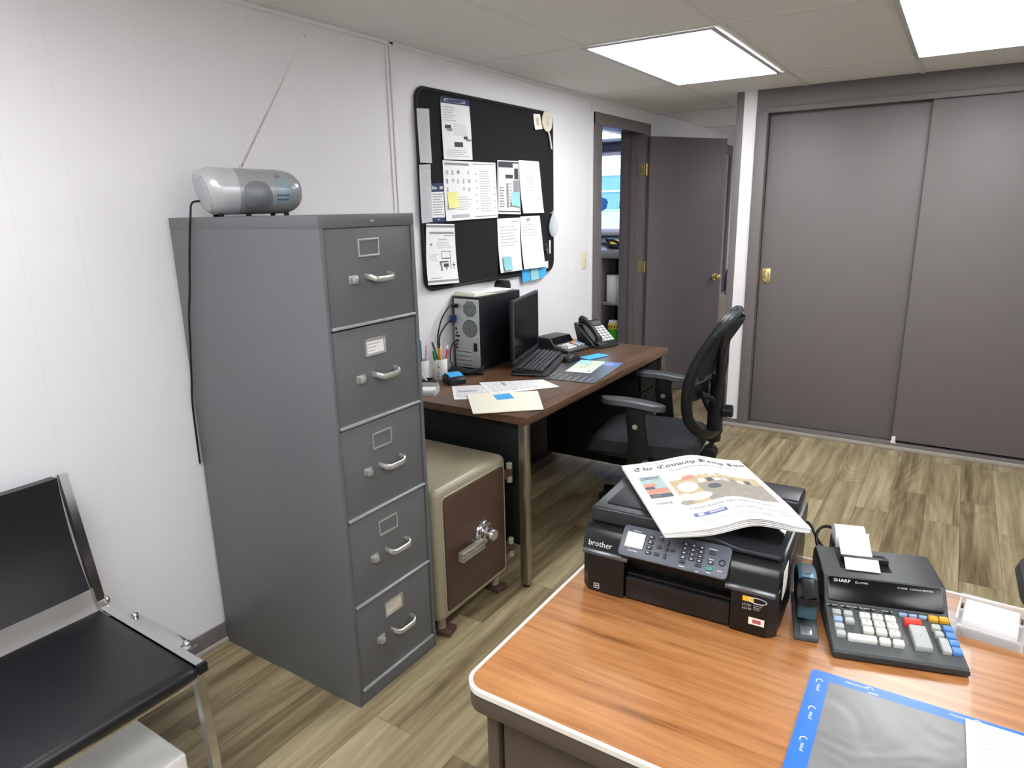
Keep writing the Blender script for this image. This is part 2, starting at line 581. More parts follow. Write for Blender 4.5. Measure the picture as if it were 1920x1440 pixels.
def sliding_door(name, x0, x1, y, label, z0=0.05):
    d = struct(name, MB().bx(x0, x1, y, y + 0.032, z0, 2.088, 'grey_paint', 0.0015), label)
    return d
d2 = sliding_door('door_2', 1.010, 1.932, CY + 0.045, 'left grey sliding closet door with brass finger pull', 0.046)
p = MB()
zc = 1.06
p.prism(rrect_pts(0.056, 0.098, 0.004), 0, 0.003, 'brass', frame((1.052, CY + 0.0449, zc), (1, 0, 0), (0, 0, 1)), 0.001)
p.tube([Vector((1.052 + a, CY + 0.0419, zc + b)) for a, b in rrect_pts(0.030, 0.062, 0.0149, 6)], 0.003, 'brass', 8, closed=True)
o = p.build('finger_pull', d2); o['label'] = 'brass recessed finger pull'
d3 = sliding_door('door_3', 1.900, 2.86, CY + 0.004, 'right grey sliding closet door running past the picture edge', 0.058)
sliding_door('door_4', 2.82, 3.74, CY + 0.045, 'third grey sliding closet door', 0.046)
gd = MB()
gd.bx(1.895, 1.925, CY - 0.010, CY + 0.038, 0.0422, 0.0475, 'white_plastic', 0.001)
gd.bx(1.899, 1.921, CY - 0.008, CY + 0.0025, 0.047, 0.085, 'white_plastic', 0.002)
gd.bx(1.900, 1.912, CY + 0.0375, CY + 0.0435, 0.047, 0.095, 'white_plastic', 0.002)
tag(gd.build('door_guide'), 'small white plastic guide on the sill between the sliding closet doors', 'door guide')

# left wall trims
t = MB()
t.bx(0.0005, 0.006, 1.060, 1.078, 0.0, H - 0.002, 'white_paint', 0.001)
t.bx(0.0005, 0.012, 1.080, 1.104, 0.0, H - 0.002, 'white_paint', 0.002)
struct('trim_4', t, 'narrow white vertical cover strip on the left wall')
struct('trim_5', MB().bx(0.0005, 0.005, 2.998, 3.012, 0.0, H - 0.002, 'white_paint', 0.001), 'thin white vertical strip beside the open doorway')
t = MB()
for (a, b) in ((Y0, 3.035), (4.0, 5.33)):
    t.bx(0.0005, 0.010, a, b, 0.0, 0.075, 'grey_paint', 0.003)
    t.bx(0.0005, 0.020, a, b, 0.0, 0.016, 'shoe_trim', 0.004)
struct('baseboard_left', t, 'grey baseboard along the left wall')
t = MB().bx(0.0005, 0.012, Y0, Y1, H - 0.016, H - 0.0005, 'white_paint', 0.003)
struct('trim_6', t, 'thin white wall angle where the left wall meets the ceiling')

# doorway casing and jamb
t = MB()
t.bx(0.0005, 0.014, 3.033, DY0, 0, 2.135, 'grey_paint', 0.002)
t.bx(0.0005, 0.014, DY1, 4.000, 0, 2.135, 'grey_paint', 0.002)
t.bx(0.0005, 0.0145, 3.033, 4.000, 2.060, 2.136, 'grey_paint', 0.002)
t.bx(-0.185, 0.010, DY1 - 0.020, DY1 - 0.0005, 0, DZ, 'grey_paint', 0.001)
t.bx(-0.185, 0.010, DY0 + 0.0005, DY0 + 0.020, 0, DZ, 'grey_paint', 0.001)
t.bx(-0.185, 0.0, DY0, DY1, DZ - 0.012, DZ - 0.0005, 'grey_paint', 0.001)
t.bx(-0.095, -0.052, DY1 - 0.033, DY1 - 0.019, 0, DZ - 0.02, 'grey_paint', 0.001)
t.bx(-0.095, -0.052, DY0 + 0.019, DY0 + 0.033, 0, DZ - 0.02, 'grey_paint', 0.001)
t.bx(-0.184, -0.171, DY1, 4.0, 0, 2.13, 'grey_paint', 0.001)
struct('trim_7', t, 'grey casing and jamb of the open doorway')

# the open hinged door
A = R(31.0)
hx, hy = 0.030, 3.932
dd = struct('door_1', MB().box((0.3825, 0.0, 1.028), (0.765, 0.035, 2.03), 'door_grey_shaded', 0.0015, M=frame((hx, hy, 0), (math.sin(A), math.cos(A), 0), (-math.cos(A), math.sin(A), 0))),
            'flat grey hinged door standing open into the room, shade put into its colour')
FD = frame((hx, hy, 0), (math.sin(A), math.cos(A), 0), (-math.cos(A), math.sin(A), 0))
k = MB(); k.M = FD
for s in (-1, 1):
    k.cyl((0.70, s * 0.0177, 0.94), (0.70, s * 0.026, 0.94), 0.032, 'brass', 24, bev=0.003)
    k.cyl((0.70, s * 0.024, 0.94), (0.70, s * 0.045, 0.94), 0.011, 'brass', 16)
    k.sphere((0.70, s * 0.062, 0.94), 0.027, 'brass', 20, (1, 0.85, 1))
o = k.build('door_knob', dd); o['label'] = 'round brass door knob'
for z in (0.25, 1.06, 1.80):
    k = MB()
    k.cyl((0.022, 3.912, z - 0.045), (0.022, 3.912, z + 0.045), 0.008, 'brass', 12, bev=0.001)
    k.bx(-0.030, 0.020, DY1 - 0.0225, DY1 - 0.0203, z - 0.045, z + 0.045, 'brass', 0.001)
    k.bx(0.001, 0.003, 0.0005, 0.0325, z - 0.045, z + 0.045, 'brass', M=FD @ Matrix.Translation((-0.0035, -0.0165, 0)))
    o = k.build('hinge', dd); o['label'] = 'brass butt hinge'

# light switch
s = thing('light_switch', 'cream toggle light switch on the white wall left of the open doorway', 'light switch', (0.001, 2.905, 1.187))
m_ = MB().prism(rrect_pts(0.070, 0.115, 0.006), 0, 0.006, 'cream_plastic', frame((0, 0, 0), (0, 1, 0), (0, 0, 1)), 0.002)
for z in (-0.042, 0.042):
    m_.cyl((0.0055, 0, z), (0.0068, 0, z), 0.003, 'satin_metal', 10)
m_.build('plate', s)
MB().box((0.0095, 0, 0.004), (0.012, 0.010, 0.022), 'cream_plastic', 0.003, rot=(0, R(-20), 0)).build('toggle', s)

# ------------------------------------------------------------------ ceiling lights
def ceiling_light(x0, x1, y0, y1, label, grp='fluorescent panels in the office ceiling'):
    cx, cy = (x0 + x1) / 2, (y0 + y1) / 2
    t = thing('ceiling_light', label, 'ceiling light', (cx, cy, H), group=grp)
    a, b = (x1 - x0) / 2, (y1 - y0) / 2
    m = MB()
    f = 0.020
    m.bx(-a, -a + f, -b, b, -0.011, -0.0055, 'lamp_frame', 0.001)
    m.bx(a - f, a, -b, b, -0.011, -0.0055, 'lamp_frame', 0.001)
    m.bx(-a + f, a - f, -b, -b + f, -0.011, -0.0055, 'lamp_frame', 0.001)
    m.bx(-a + f, a - f, b - f, b, -0.011, -0.0055, 'lamp_frame', 0.001)
    m.build('frame', t)
    o = MB().bx(-a + f, a - f, -b + f, b - f, -0.009, -0.006, 'lamp_lens').build('diffuser', t)
    o['label'] = 'glowing white diffuser'
    return t
ceiling_light(0.600, 1.195, 1.685, 2.905, 'glowing rectangular ceiling light above the dark desk, between board and closet')
ceiling_light(1.822, 2.432, 1.690, 2.925, 'glowing ceiling light at the top right picture corner in front of the closet')
ceiling_light(0.620, 1.212, -1.80, -0.60, 'glowing ceiling light out of frame over the guest chair')
ceiling_light(1.842, 2.432, -1.97, -0.77, 'glowing ceiling light out of frame above the camera')
ceiling_light(3.062, 3.652, -0.75, 0.45, 'glowing ceiling light out of frame over the right end of the wood desk')
ceiling_light(1.842, 2.432, 4.70, 5.90, 'added ceiling light, out of view, brightening the hallway behind the closet', 'fluorescent panels beyond the doorway')  # added lamp hidden by the closet, there to brighten the hallway
# ------------------------------------------------------------------ room behind the doorway
mat('room_blue', (150, 155, 170), 0.6)
mat('counter_paint', (128, 122, 124), 0.5)
mat('snow', (235, 240, 246), 0.9, vary=0.03, scale=0.4)
mat('siding', (130, 160, 200), 0.8, vary=0.1, scale=2)
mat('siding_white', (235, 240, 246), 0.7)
mat('leaf_dark', (50, 74, 104), 0.9, vary=0.3, scale=9)
mat('green_label', (80, 186, 58), 0.45, vary=0.05)
mat('yellow_label', (226, 190, 60), 0.45)
mat('towel', (236, 236, 234), 0.9, bump=0.4, scale=120)
mat('blue_plastic', (112, 142, 192), 0.35)
mat('navy_plastic', (34, 40, 66), 0.45)
mat('window_glass', (235, 243, 250), 0.02, trans=1.0, ior=1.02, vary=0.0)
mat('lavender_paint', (176, 172, 190), 0.5)
WY = 6.0
w = MB()
w.bx(-3.7, -2.9, WY, WY + 0.12, 0, H, 'room_blue')
w.bx(-0.32, -0.17, WY, WY + 0.12, 0, H, 'room_blue')
w.bx(-2.9, -0.32, WY, WY + 0.12, 0, 1.25, 'room_blue')
w.bx(-2.9, -0.32, WY, WY + 0.12, 2.12, H, 'room_blue')
struct('wall_front', w, 'wall with the big window in the room through the doorway')
w = MB()
w.bx(-3.8, -3.7, 1.9, WY + 0.12, 0, H, 'room_blue')
w.bx(-3.8, -0.17, 1.8, 1.9, 0, H, 'room_blue')
struct('wall_side', w, 'walls of the room through the doorway')
t = MB()
t.bx(-2.98, -0.24, WY - 0.016, WY - 0.001, 2.12, 2.212, 'navy_plastic', 0.002)
t.bx(-2.98, -0.24, WY - 0.05, WY - 0.001, 1.215, 1.25, 'counter_paint', 0.003)
struct('trim_8', t, 'dark head casing and sill of the window through the doorway')
wn = MB()
for (a, b, c, d) in ((-2.9, -2.86, 1.25, 2.12), (-0.36, -0.32, 1.25, 2.12), (-1.96, -1.92, 1.25, 2.12), (-2.9, -0.32, 1.25, 1.285), (-2.9, -0.32, 2.08, 2.12)):
    wn.bx(a, b, WY + 0.03, WY + 0.08, c, d, 'lavender_paint', 0.003)
win = struct('window_1', wn, 'wide window looking out on snow, seen through the doorway')
MB().bx(-2.86, -0.36, WY + 0.053, WY + 0.057, 1.285, 2.08, 'window_glass').build('glass', win)
ceiling_light(-1.47, -0.85, 4.34, 5.56, 'ceiling light in the room through the open doorway', 'fluorescent panels beyond the doorway')

# open shelved counter under that window
c = thing('service_counter', 'grey open-shelved counter seen through the doorway', 'counter', (-0.95, 5.22, 0))
m = MB()
m.bx(-0.75, 0.60, -0.02, 0.345, 1.055, 1.095, 'counter_paint', 0.003)
m.bx(-0.75, 0.60, -0.035, 0.0, 1.02, 1.10, 'counter_paint', 0.003)
m.build('worktop', c)
for x in (-0.73, -0.03, 0.58):
    MB().bx(x - 0.014, x + 0.014, 0.0, 0.34, 0.0, 1.054, 'counter_paint', 0.002).build('upright', c)
for z in (0.02, 0.535):
    for (a, b) in ((-0.715, -0.045), (-0.015, 0.565)):
        MB().bx(a, b, 0.003, 0.34, z, z + 0.025, 'counter_paint', 0.002).build('shelf', c)
MB().bx(-0.74, 0.59, 0.341, 0.352, 0.0, 1.05, 'black_matte').build('back_panel', c)

def towel(x, y, label):
    t = thing('paper_towel_roll', label, 'paper towels', (x, y, 0.5605), group='paper towel rolls on the counter shelf')
    m = MB().lathe([(0.021, 0), (0.0605, 0), (0.0625, 0.003), (0.0625, 0.277), (0.0605, 0.28), (0.021, 0.28)], 'towel', 28)
    m.build('roll', t)
    MB().lathe([(0.019, 0.001), (0.0208, 0.001), (0.0208, 0.279), (0.019, 0.279), (0.019, 0.001)], 'cream_plastic', 20).build('core', t)
towel(-0.765, 5.315, 'white paper towel roll at the right on the counter shelf through the doorway')
towel(-0.895, 5.325, 'white paper towel roll at the left, partly behind the other roll')
def canister(x, y, label):
    t = thing('wipes_canister', label, 'canister', (x, y, 0.0455), group='green canisters on the bottom shelf')
    m = MB().lathe([(0, 0), (0.055, 0), (0.058, 0.004), (0.058, 0.24), (0, 0.24)], 'green_label', 28)
    m.lathe([(0.0583, 0.235), (0.0583, 0.285), (0.056, 0.29), (0, 0.29)], 'yellow_label', 28)
    for i in range(5):
        a = R(-150 + 32 * i)
        m.box((0.0585 * math.cos(a), 0.0585 * math.sin(a), 0.262), (0.003, 0.015, 0.02), 'ink', rot=(0, 0, a))
    m.build('body', t)
    MB().lathe([(0, 0.2905), (0.050, 0.2905), (0.050, 0.318), (0.047, 0.324), (0, 0.326)], 'white_plastic', 28).build('lid', t)
canister(-0.745, 5.29, 'green canister with yellow band at the right of the bottom counter shelf')
canister(-0.864, 5.297, 'green canister with yellow band at the left, in the shadow of the shelf')
# phone on that counter
t = thing('desk_phone', 'dark desk phone on the counter through the doorway', 'telephone', (-0.93, 5.32, 1.0955), R(150))
MB().grid(lambda u, v: (-0.10 + 0.2 * u, -0.09 + 0.18 * v, 0.025 + 0.055 * v), 4, 4, 'black_plastic', 0.022).build('base', t)
MB().tube([(-0.07, -0.08, 0.055), (-0.07, -0.03, 0.085), (-0.07, 0.04, 0.105), (-0.07, 0.085, 0.10)], [0.022, 0.015, 0.015, 0.022], 'black_plastic', 10, smooth=3).build('handset', t)
m = MB()
for i in range(3):
    for j in range(4):
        m.box((0.0 + i * 0.03, -0.06 + j * 0.028, 0.036 + j * 0.0086), (0.02, 0.017, 0.006), 'white_plastic', 0.002, rot=(R(17), 0, 0))
m.build('keypad', t)
t = thing('box', 'small yellow and navy printed box on the counter below the window through the doorway', 'box', (-0.94, 5.51, 1.0955))
MB().bx(-0.10, 0.06, -0.03, 0.03, 0, 0.11, 'navy_plastic', 0.002).bx(-0.06, 0.05, -0.0315, -0.030, 0.05, 0.10, 'yellow_label').build('carton', t)

# outside the window
struct('ground', MB().prism([(WY + 0.2, -0.8), (70, -0.8), (70, 1.5), (33, 1.38), (WY + 0.2, 0.3)], -45, 30, 'snow', frame((0, 0, 0), (0, 1, 0), (0, 0, 1))), 'snow covered bank outside the window')
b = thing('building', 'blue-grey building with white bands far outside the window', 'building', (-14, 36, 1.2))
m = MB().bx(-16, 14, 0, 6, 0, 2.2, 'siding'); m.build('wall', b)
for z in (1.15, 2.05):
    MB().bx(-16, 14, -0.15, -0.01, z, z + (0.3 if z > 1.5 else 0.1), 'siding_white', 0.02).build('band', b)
def shrub(x, y, s, label):
    m = MB()
    for i in range(9):
        a, rr = random.random() * 2 * PI, random.random() * 0.6 * s
        m.sphere((rr * math.cos(a), rr * math.sin(a), s * (0.45 + 0.5 * random.random())), s * (0.34 + 0.2 * random.random()), 'leaf_dark', 8)
    m.sphere((0, 0, s * 0.45), s * 0.45, 'leaf_dark', 10)
    o = m.build('shrub'); o.location = (x, y, 0.3 + 1.08 * (y - 6.2) / 26.8)
    tag(o, label, 'shrub', 'shrubs outside the window')
shrub(-13.45, 31.2, 0.56, 'dark round shrub outside the window, at its left')
shrub(-12.25, 31.6, 0.44, 'small dark shrub outside the window, in its middle')
shrub(-11.1, 31.0, 0.58, 'dark shrub outside the window, at its right')

# ------------------------------------------------------------------ hallway
d5 = struct('door_5', MB().bx(-0.075, -0.04, 5.43, 6.17, 0.012, 2.022, 'lavender_paint', 0.002), 'pale closed door at the far end of the hallway')
MB().cyl((-0.04, 5.52, 1.36), (-0.012, 5.52, 1.36), 0.012, 'black_plastic', 12).box((-0.006, 5.52, 1.36), (0.014, 0.03, 0.11), 'black_plastic', 0.005).build('door_handle', d5)
t = MB()
t.bx(0.0005, 0.014, 5.33, 5.425, 0, 2.115, 'grey_paint', 0.002)
t.bx(0.0005, 0.014, 6.175, 6.27, 0, 2.115, 'grey_paint', 0.002)
t.bx(0.0005, 0.0145, 5.33, 6.27, 2.025, 2.116, 'grey_paint', 0.002)
struct('trim_9', t, 'grey casing of the pale hallway door')
c = thing('storage_cabinet', 'low white cabinet in the hallway behind the open door', 'cabinet', (0.42, 5.2, 0))
MB().bx(-0.17, 0.19, -0.15, 0.15, 0.04, 0.715, 'cream_plastic', 0.006).build('body', c)
MB().bx(-0.165, 0.185, -0.158, -0.1505, 0.06, 0.70, 'cream_plastic', 0.003).build('door', c)
MB().bx(-0.16, 0.18, -0.13, 0.13, 0.0, 0.04, 'grey_plastic').build('plinth', c)
c = thing('water_jug', 'blue water jug with dark handle on the low white hallway cabinet', 'water jug', (0.42, 5.2, 0.7155))
m = MB()
m.prism(rrect_pts(0.20, 0.17, 0.03), 0, 0.20, 'blue_plastic', None, 0.006)
m.prism(rrect_pts(0.15, 0.12, 0.03), 0.20, 0.235, 'blue_plastic', None, 0.01)
m.build('jug', c)
MB().cyl((0.02, 0, 0.2355), (0.02, 0, 0.262), 0.035, 'blue_plastic', 20, bev=0.004).build('cap', c)
MB().tube([(-0.085, -0.09, 0.04), (-0.085, -0.095, 0.17), (-0.07, -0.06, 0.245), (-0.07, 0.06, 0.245), (-0.085, 0.095, 0.17)], 0.008, 'navy_plastic', 8, smooth=4).build('handle', c)
t = thing('wall_box', 'small black box high on the hallway wall past the open door', 'wall box', (0.0005, 4.95, 1.93))
MB().bx(0, 0.05, -0.05, 0.05, 0, 0.13, 'black_plastic', 0.008).build('housing', t)
MB().bx(0.0505, 0.053, -0.035, 0.035, 0.03, 0.10, 'dark_grey_plastic', 0.001).build('grille', t)
# ------------------------------------------------------------------ five drawer file cabinet
mat('lip_grey', (172, 174, 177), 0.3, metal=0.4)  # paler metal; light caught by the drawer lips is put into this grey
mat('card_cream', (232, 224, 206), 0.8)
CF, CB, CWID, CH = 0.695, 0.013, 0.381, 1.523
fc = thing('file_cabinet', 'tall grey steel five-drawer file cabinet against the white wall', 'file cabinet', (0, 0, 0))
m = MB()
m.bx(CB, CF, 0, 0.013, 0.0, CH - 0.034, 'steel_grey', 0.0015)
m.bx(CB, CF, CWID - 0.013, CWID, 0.0, CH - 0.034, 'steel_grey', 0.0015)
m.bx(CB, CB + 0.01, 0.013, CWID - 0.013, 0.0, CH - 0.034, 'steel_grey')
m.bx(CB, CF - 0.02, 0.013, CWID - 0.013, 0.02, 0.03, 'steel_grey_dark')
m.bx(CF - 0.035, CF - 0.03, 0.013, CWID - 0.013, 0.045, CH - 0.035, 'steel_grey_dark')
m.bx(CB, CF, -0.0015, CWID + 0.0015, CH - 0.036, CH, 'steel_grey', 0.003)
m.bx(CF - 0.012, CF - 0.001, 0.013, CWID - 0.013, 0.0, 0.044, 'steel_grey', 0.001)
m.build('body', fc)
MB().prism(rrect_pts(0.014, 0.007, 0.003), 0, 0.001, 'lip_grey', frame((CF + 0.0001, 0.20, CH - 0.019), (0, 1, 0), (0, 0, 1))).build('maker_plate', fc)
tops = [1.486, 1.2045, 0.915, 0.6255, 0.336]
bots = [1.2125, 0.923, 0.6335, 0.344, 0.050]
for i in range(5):
    zt, zb = tops[i], bots[i]
    m = MB()
    m.bx(CF - 0.024, CF - 0.004, 0.0165, CWID - 0.0165, zb, zt, 'steel_grey', 0.002)
    d = m.build('drawer', fc)
    # rolled lip along the foot of the front
    m = MB().bx(CF - 0.012, CF + 0.004, 0.0165, CWID - 0.0165, zb - 0.003, zb + 0.006, 'lip_grey', 0.0025, 3)
    m.build('drawer_lip', d)
    xf = CF - 0.0039
    zl = 1.430 - 0.2894 * i
    # label holder
    m = MB()
    for (a, b, c, e) in ((0.138, 0.223, zl + 0.020, zl + 0.026), (0.138, 0.223, zl - 0.026, zl - 0.020), (0.138, 0.143, zl - 0.02, zl + 0.02), (0.218, 0.223, zl - 0.02, zl + 0.02)):
        m.bx(xf, xf + 0.005, a, b, c, e, 'satin_metal', 0.001)
    m.build('label_holder', d)
    if i in (1, 4):
        m = MB().bx(xf + 0.0003, xf + 0.0012, 0.144, 0.217, zl - 0.019, zl + 0.019, 'card_cream' if i == 4 else 'paper')
        for q in range(3 if i == 1 else 2):
            m.bx(xf + 0.0012, xf + 0.0014, 0.150, 0.150 + (0.05, 0.035, 0.028)[q], zl + 0.008 - q * 0.010, zl + 0.011 - q * 0.010, 'ink_light')
        m.build('label_card', d)
    # arched pull
    zh = 1.343 - 0.2894 * i
    m = MB()
    pr = [(0.9 * math.cos(a) , 0.5 * math.sin(a)) for a in [2 * PI * k / 10 for k in range(10)]]
    m.tube([(xf - 0.001, 0.163, zh + 0.006), (xf + 0.020, 0.165, zh + 0.004), (xf + 0.030, 0.178, zh - 0.002), (xf + 0.031, 0.210, zh - 0.003), (xf + 0.030, 0.242, zh - 0.002), (xf + 0.020, 0.255, zh + 0.004), (xf - 0.001, 0.257, zh + 0.006)],
           0.0095, 'satin_metal', smooth=5, prof=pr, up=(0, 0, 1))
    m.build('pull_handle', d)
    m = MB().box((xf + 0.009, 0.108, zh), (0.019, 0.022, 0.018), 'satin_metal', 0.003)
    m.box((xf + 0.001, 0.113, zh), (0.003, 0.034, 0.024), 'satin_metal', 0.001)
    m.build('thumb_latch', d)
for z in (0.62, 0.915, 1.2):
    MB().cyl((CF - 0.05, CWID - 0.0005, z), (CF - 0.05, CWID + 0.001, z), 0.004, 'black_matte', 10).build('screw', fc)

# ------------------------------------------------------------------ boombox on the cabinet
mat('boom_grey', (160, 163, 165), 0.25, metal=0.2, vary=0.02)
mat('boom_panel', (150, 168, 176), 0.25, metal=0.2)
mat('boom_dark', (126, 129, 133), 0.3, metal=0.15)
mat('grille_grey', (188, 192, 196), 0.4, metal=0.3, scale=900, vary=0.12, bump=0.3)
bb = thing('boombox', 'silver portable radio boombox with raised antenna on top of the grey file cabinet', 'radio', (0.222, 0.158, CH + 0.0032), R(-20))
def egg(a, k=1.0):
    # section in local x (front +) / z, flat underneath
    c, s = math.cos(a), math.sin(a)
    x = 0.098 * (abs(c) ** 0.75) * (1 if c >= 0 else -1)
    z = 0.070 + 0.070 * (abs(s) ** 0.8) * (1 if s >= 0 else -1)
    if c < 0:
        x *= 0.98 - 0.30 * max(0, -s)
    else:
        x *= 0.95 - 0.14 * max(0, -s) - 0.05 * max(0, s)
    return (x * k, max(0.003, 0.066 + (z - 0.066) * k))
def body_k(y):
    t = 1.035 - 0.09 * (y + 0.145) / 0.29
    if y < -0.105:
        return t * (1.0 - 0.20 * ((-0.105 - y) / 0.040) ** 2)
    if y > 0.085:
        return t * math.sqrt(max(0.0, 1.0 - 0.60 * ((y - 0.085) / 0.06) ** 2))
    return t
def lean(y, z):
    # the near end overhangs at the top
    f = max(0.0, (-0.05 - y) / 0.095)
    return y - 0.015 * f * (z - 0.075) / 0.065
def hull(y0, y1, n, mt, mb, grow=1.0, cap0=True, cap1=True):
    NA = 48
    V, F = [], []
    for j in range(n + 1):
        y = y0 + (y1 - y0) * j / n
        for i in range(NA):
            x, z = egg(2 * PI * i / NA, body_k(y) * grow)
            V.append((x, lean(y, z), z))
    for j in range(n):
        for i in range(NA):
            a, b = j * NA + i, j * NA + (i + 1) % NA
            F.append((a, a + NA, b + NA, b))
    if cap0: F.append(tuple(range(NA)))
    if cap1: F.append(tuple(reversed(range(n * NA, (n + 1) * NA))))
    mb.add(V, F, mt)
m = MB(); hull(-0.058, 0.145, 26, 'boom_grey', m); m.build('body', bb)
m = MB(); hull(-0.145, -0.0585, 14, 'light_silver', m, 1.02); m.build('speaker_pod', bb)
# broad oval grille on the near end
m = MB()
GE = []
for (q, off) in ((0.74, 0.0005), (0.70, 0.003), (0.40, 0.0045)):
    GE.append([(egg(2 * PI * i / 40, q)[0] + 0.008, 0, max(0.016, egg(2 * PI * i / 40, q)[1] - 0.004), off) for i in range(40)])
V, F = [], []
for ring_ in GE:
    for (x, _, z, off) in ring_:
        V.append((x, lean(-0.145, z) - off, z))
V.append((0.008, lean(-0.145, 0.062) - 0.005, 0.062))
for j in range(2):
    for i in range(40):
        F.append((j * 40 + i, j * 40 + (i + 1) % 40, (j + 1) * 40 + (i + 1) % 40, (j + 1) * 40 + i))
for i in range(40):
    F.append((80 + i, 80 + (i + 1) % 40, 120))
m.add(V, F, 'grille_grey'); m.build('speaker_grille', bb)
def front(a, y, off=0.001):
    x, z = egg(a, body_k(y)); d = Vector((math.cos(a), 0, math.sin(a)))
    return Vector((x, y, z)) + d * off
m = MB()
m.grid(lambda u, v: front(R(-30 + 62 * v), 0.052 + 0.042 * u, 0.0014), 6, 12, 'boom_panel', 0.003)
for i in range(5):
    for j in range(2):
        p = front(R(-6 - 10 * j), 0.056 + 0.0075 * i, 0.0024)
        m.box(p, (0.002, 0.0048, 0.0038), 'ink_navy')
m.box(front(R(34), 0.062, 0.002), (0.004, 0.014, 0.010), 'boom_dark', 0.001, rot=(0, R(-34), 0))
m.build('control_panel', bb)
# bowl shaped cassette door
m = MB()
n_ = 32
rings = []
for (q, off) in ((1.0, 0.0005), (0.94, 0.004), (0.6, 0.008), (0.25, 0.0095)):
    rings.append([front(R(-14 + 36 * q * math.sin(2 * PI * i / n_)), -0.006 + 0.046 * q * math.cos(2 * PI * i / n_), off) for i in range(n_)])
V = [p for r_ in rings for p in r_] + [front(R(-14), -0.006, 0.010)]
F = [(j * n_ + i, j * n_ + (i + 1) % n_, (j + 1) * n_ + (i + 1) % n_, (j + 1) * n_ + i) for j in range(3) for i in range(n_)] + [(3 * n_ + i, 3 * n_ + (i + 1) % n_, 4 * n_) for i in range(n_)]
m.add(V, F, 'boom_dark'); m.build('tape_door', bb)
MB().grid(lambda u, v: front(R(74 + 60 * v), -0.050 + 0.13 * u, 0.0012), 8, 8, 'boom_grey', 0.003).build('disc_lid', bb)
for (x, y) in ((0.05, -0.11), (0.055, -0.03), (0.05, 0.09), (-0.05, -0.1), (-0.05, 0.08)):
    MB().cyl((x, y, -0.003), (x, y, 0.006), 0.008, 'rubber', 12).build('foot', bb)
MBW = Matrix.Translation((0.222, 0.158, CH + 0.0032)) @ Euler((0, 0, R(-20))).to_matrix().to_4x4()
INV = MBW.inverted()
m = MB()
b0, b1 = INV @ Vector((0.190, 0.150, 1.664)), INV @ Vector((0.372, 0.30, 2.053))
m.cyl(b0, b0.lerp(b1, 0.03), 0.005, 'satin_metal', 10)
for i in range(5):
    m.cyl(b0.lerp(b1, 0.02 + 0.196 * i), b0.lerp(b1, 0.02 + 0.196 * (i + 1)), 0.0034 - 0.0005 * i, 'chrome', 8)
m.sphere(b1, 0.0028, 'chrome', 8)
m.build('antenna', bb)
m = MB()
pts = [(0.125, 0.052, 1.5725), (0.118, 0.02, 1.566), (0.146, -0.0085, 1.530), (0.128, -0.0085, 1.47), (0.108, -0.007, 1.40), (0.085, -0.0065, 1.30), (0.062, -0.0065, 1.22), (0.046, -0.0065, 1.12), (0.026, -0.0065, 1.0), (0.0105, -0.0065, 0.90), (0.006, -0.0065, 0.7)]
m.tube([INV @ Vector(p) for p in pts], 0.0032, 'black_plastic', 8, smooth=6)
m.cyl(INV @ Vector((0.150, 0.066, 1.574)), INV @ Vector((0.125, 0.052, 1.5725)), 0.006, 'black_plastic', 10)
m.build('power_cord', bb)

# ------------------------------------------------------------------ bulletin board
mat('board_cloth', (24, 24, 28), 0.95, vary=0.15, scale=500, bump=0.3)
mat('board_frame', (20, 20, 23), 0.4)
bd = thing('bulletin_board', 'large black bulletin board with rounded corners above the dark desk', 'bulletin board', (0.0008, 1.845, 1.612))
BF = frame((0, 0, 0), (0, 1, 0), (0, 0, 1))
MB().prism(rrect_pts(1.215, 0.892, 0.05, 8), 0.002, 0.013, 'board_cloth', BF).build('panel', bd)
MB().tube([BF @ Vector((a, b, 0.010)) for a, b in rrect_pts(1.222, 0.900, 0.055, 8)], 0.0095, 'board_frame', 8, closed=True).build('frame', bd)

BX = 0.0165
def sheet(name, label, cat, q, marks=(), base='paper', x=BX, curl=0.008, group='papers on the black board', bow=0.0):
    """A pinned sheet; q = four (y, z) corners TL, TR, BR, BL on the board, marks = (u0, u1, v0, v1, material)."""
    c = (sum(p[0] for p in q) / 4, sum(p[1] for p in q) / 4)
    def P(u, v, up=0.0):
        y = (q[0][0] * (1 - u) + q[1][0] * u) * (1 - v) + (q[3][0] * (1 - u) + q[2][0] * u) * v
        z = (q[0][1] * (1 - u) + q[1][1] * u) * (1 - v) + (q[3][1] * (1 - u) + q[2][1] * u) * v
        d = 0.0012 + curl * (v ** 3) + bow * math.sin(PI * v) * (0.4 + 0.6 * u) + up
        return Vector((d, y - c[0], z - c[1]))
    m = MB()
    m.grid(lambda u, v: P(u, 1 - v), 6, 10, base, 0.0006)
    for mk in marks:
        if isinstance(mk[0], str):
            s, u, v, size, mt = mk
            w = (q[1][0] - q[0][0]); h = (q[0][1] - q[3][1])
            m.text(s, size, mt, None, f=lambda p, u=u, v=v: P(u + p[0] / w, v - p[1] / h, 0.0012))
        else:
            u0, u1, v0, v1, mt = mk
            n = 1 if v1 - v0 < 0.1 else 6
            m.grid(lambda a, b: P(u0 + (u1 - u0) * a, v1 + (v0 - v1) * b, 0.0007), 1, n, mt)
    o = m.build(name)
    o.location = (x, c[0], c[1])
    tag(o, label, cat, group)
    return o
def lines(u0, u1, v0, v1, n, mt='ink_light', rnd=random.Random(3), t=0.35):
    out = []
    st = (v1 - v0) / n
    for i in range(n):
        e = u1 - (u1 - u0) * rnd.random() * 0.35
        a = u0
        while a < e - 0.02:
            b = min(e, a + 0.04 + 0.09 * rnd.random())
            out.append((a, b, v0 + i * st, v0 + i * st + st * t, mt))
            a = b + 0.018
    return out
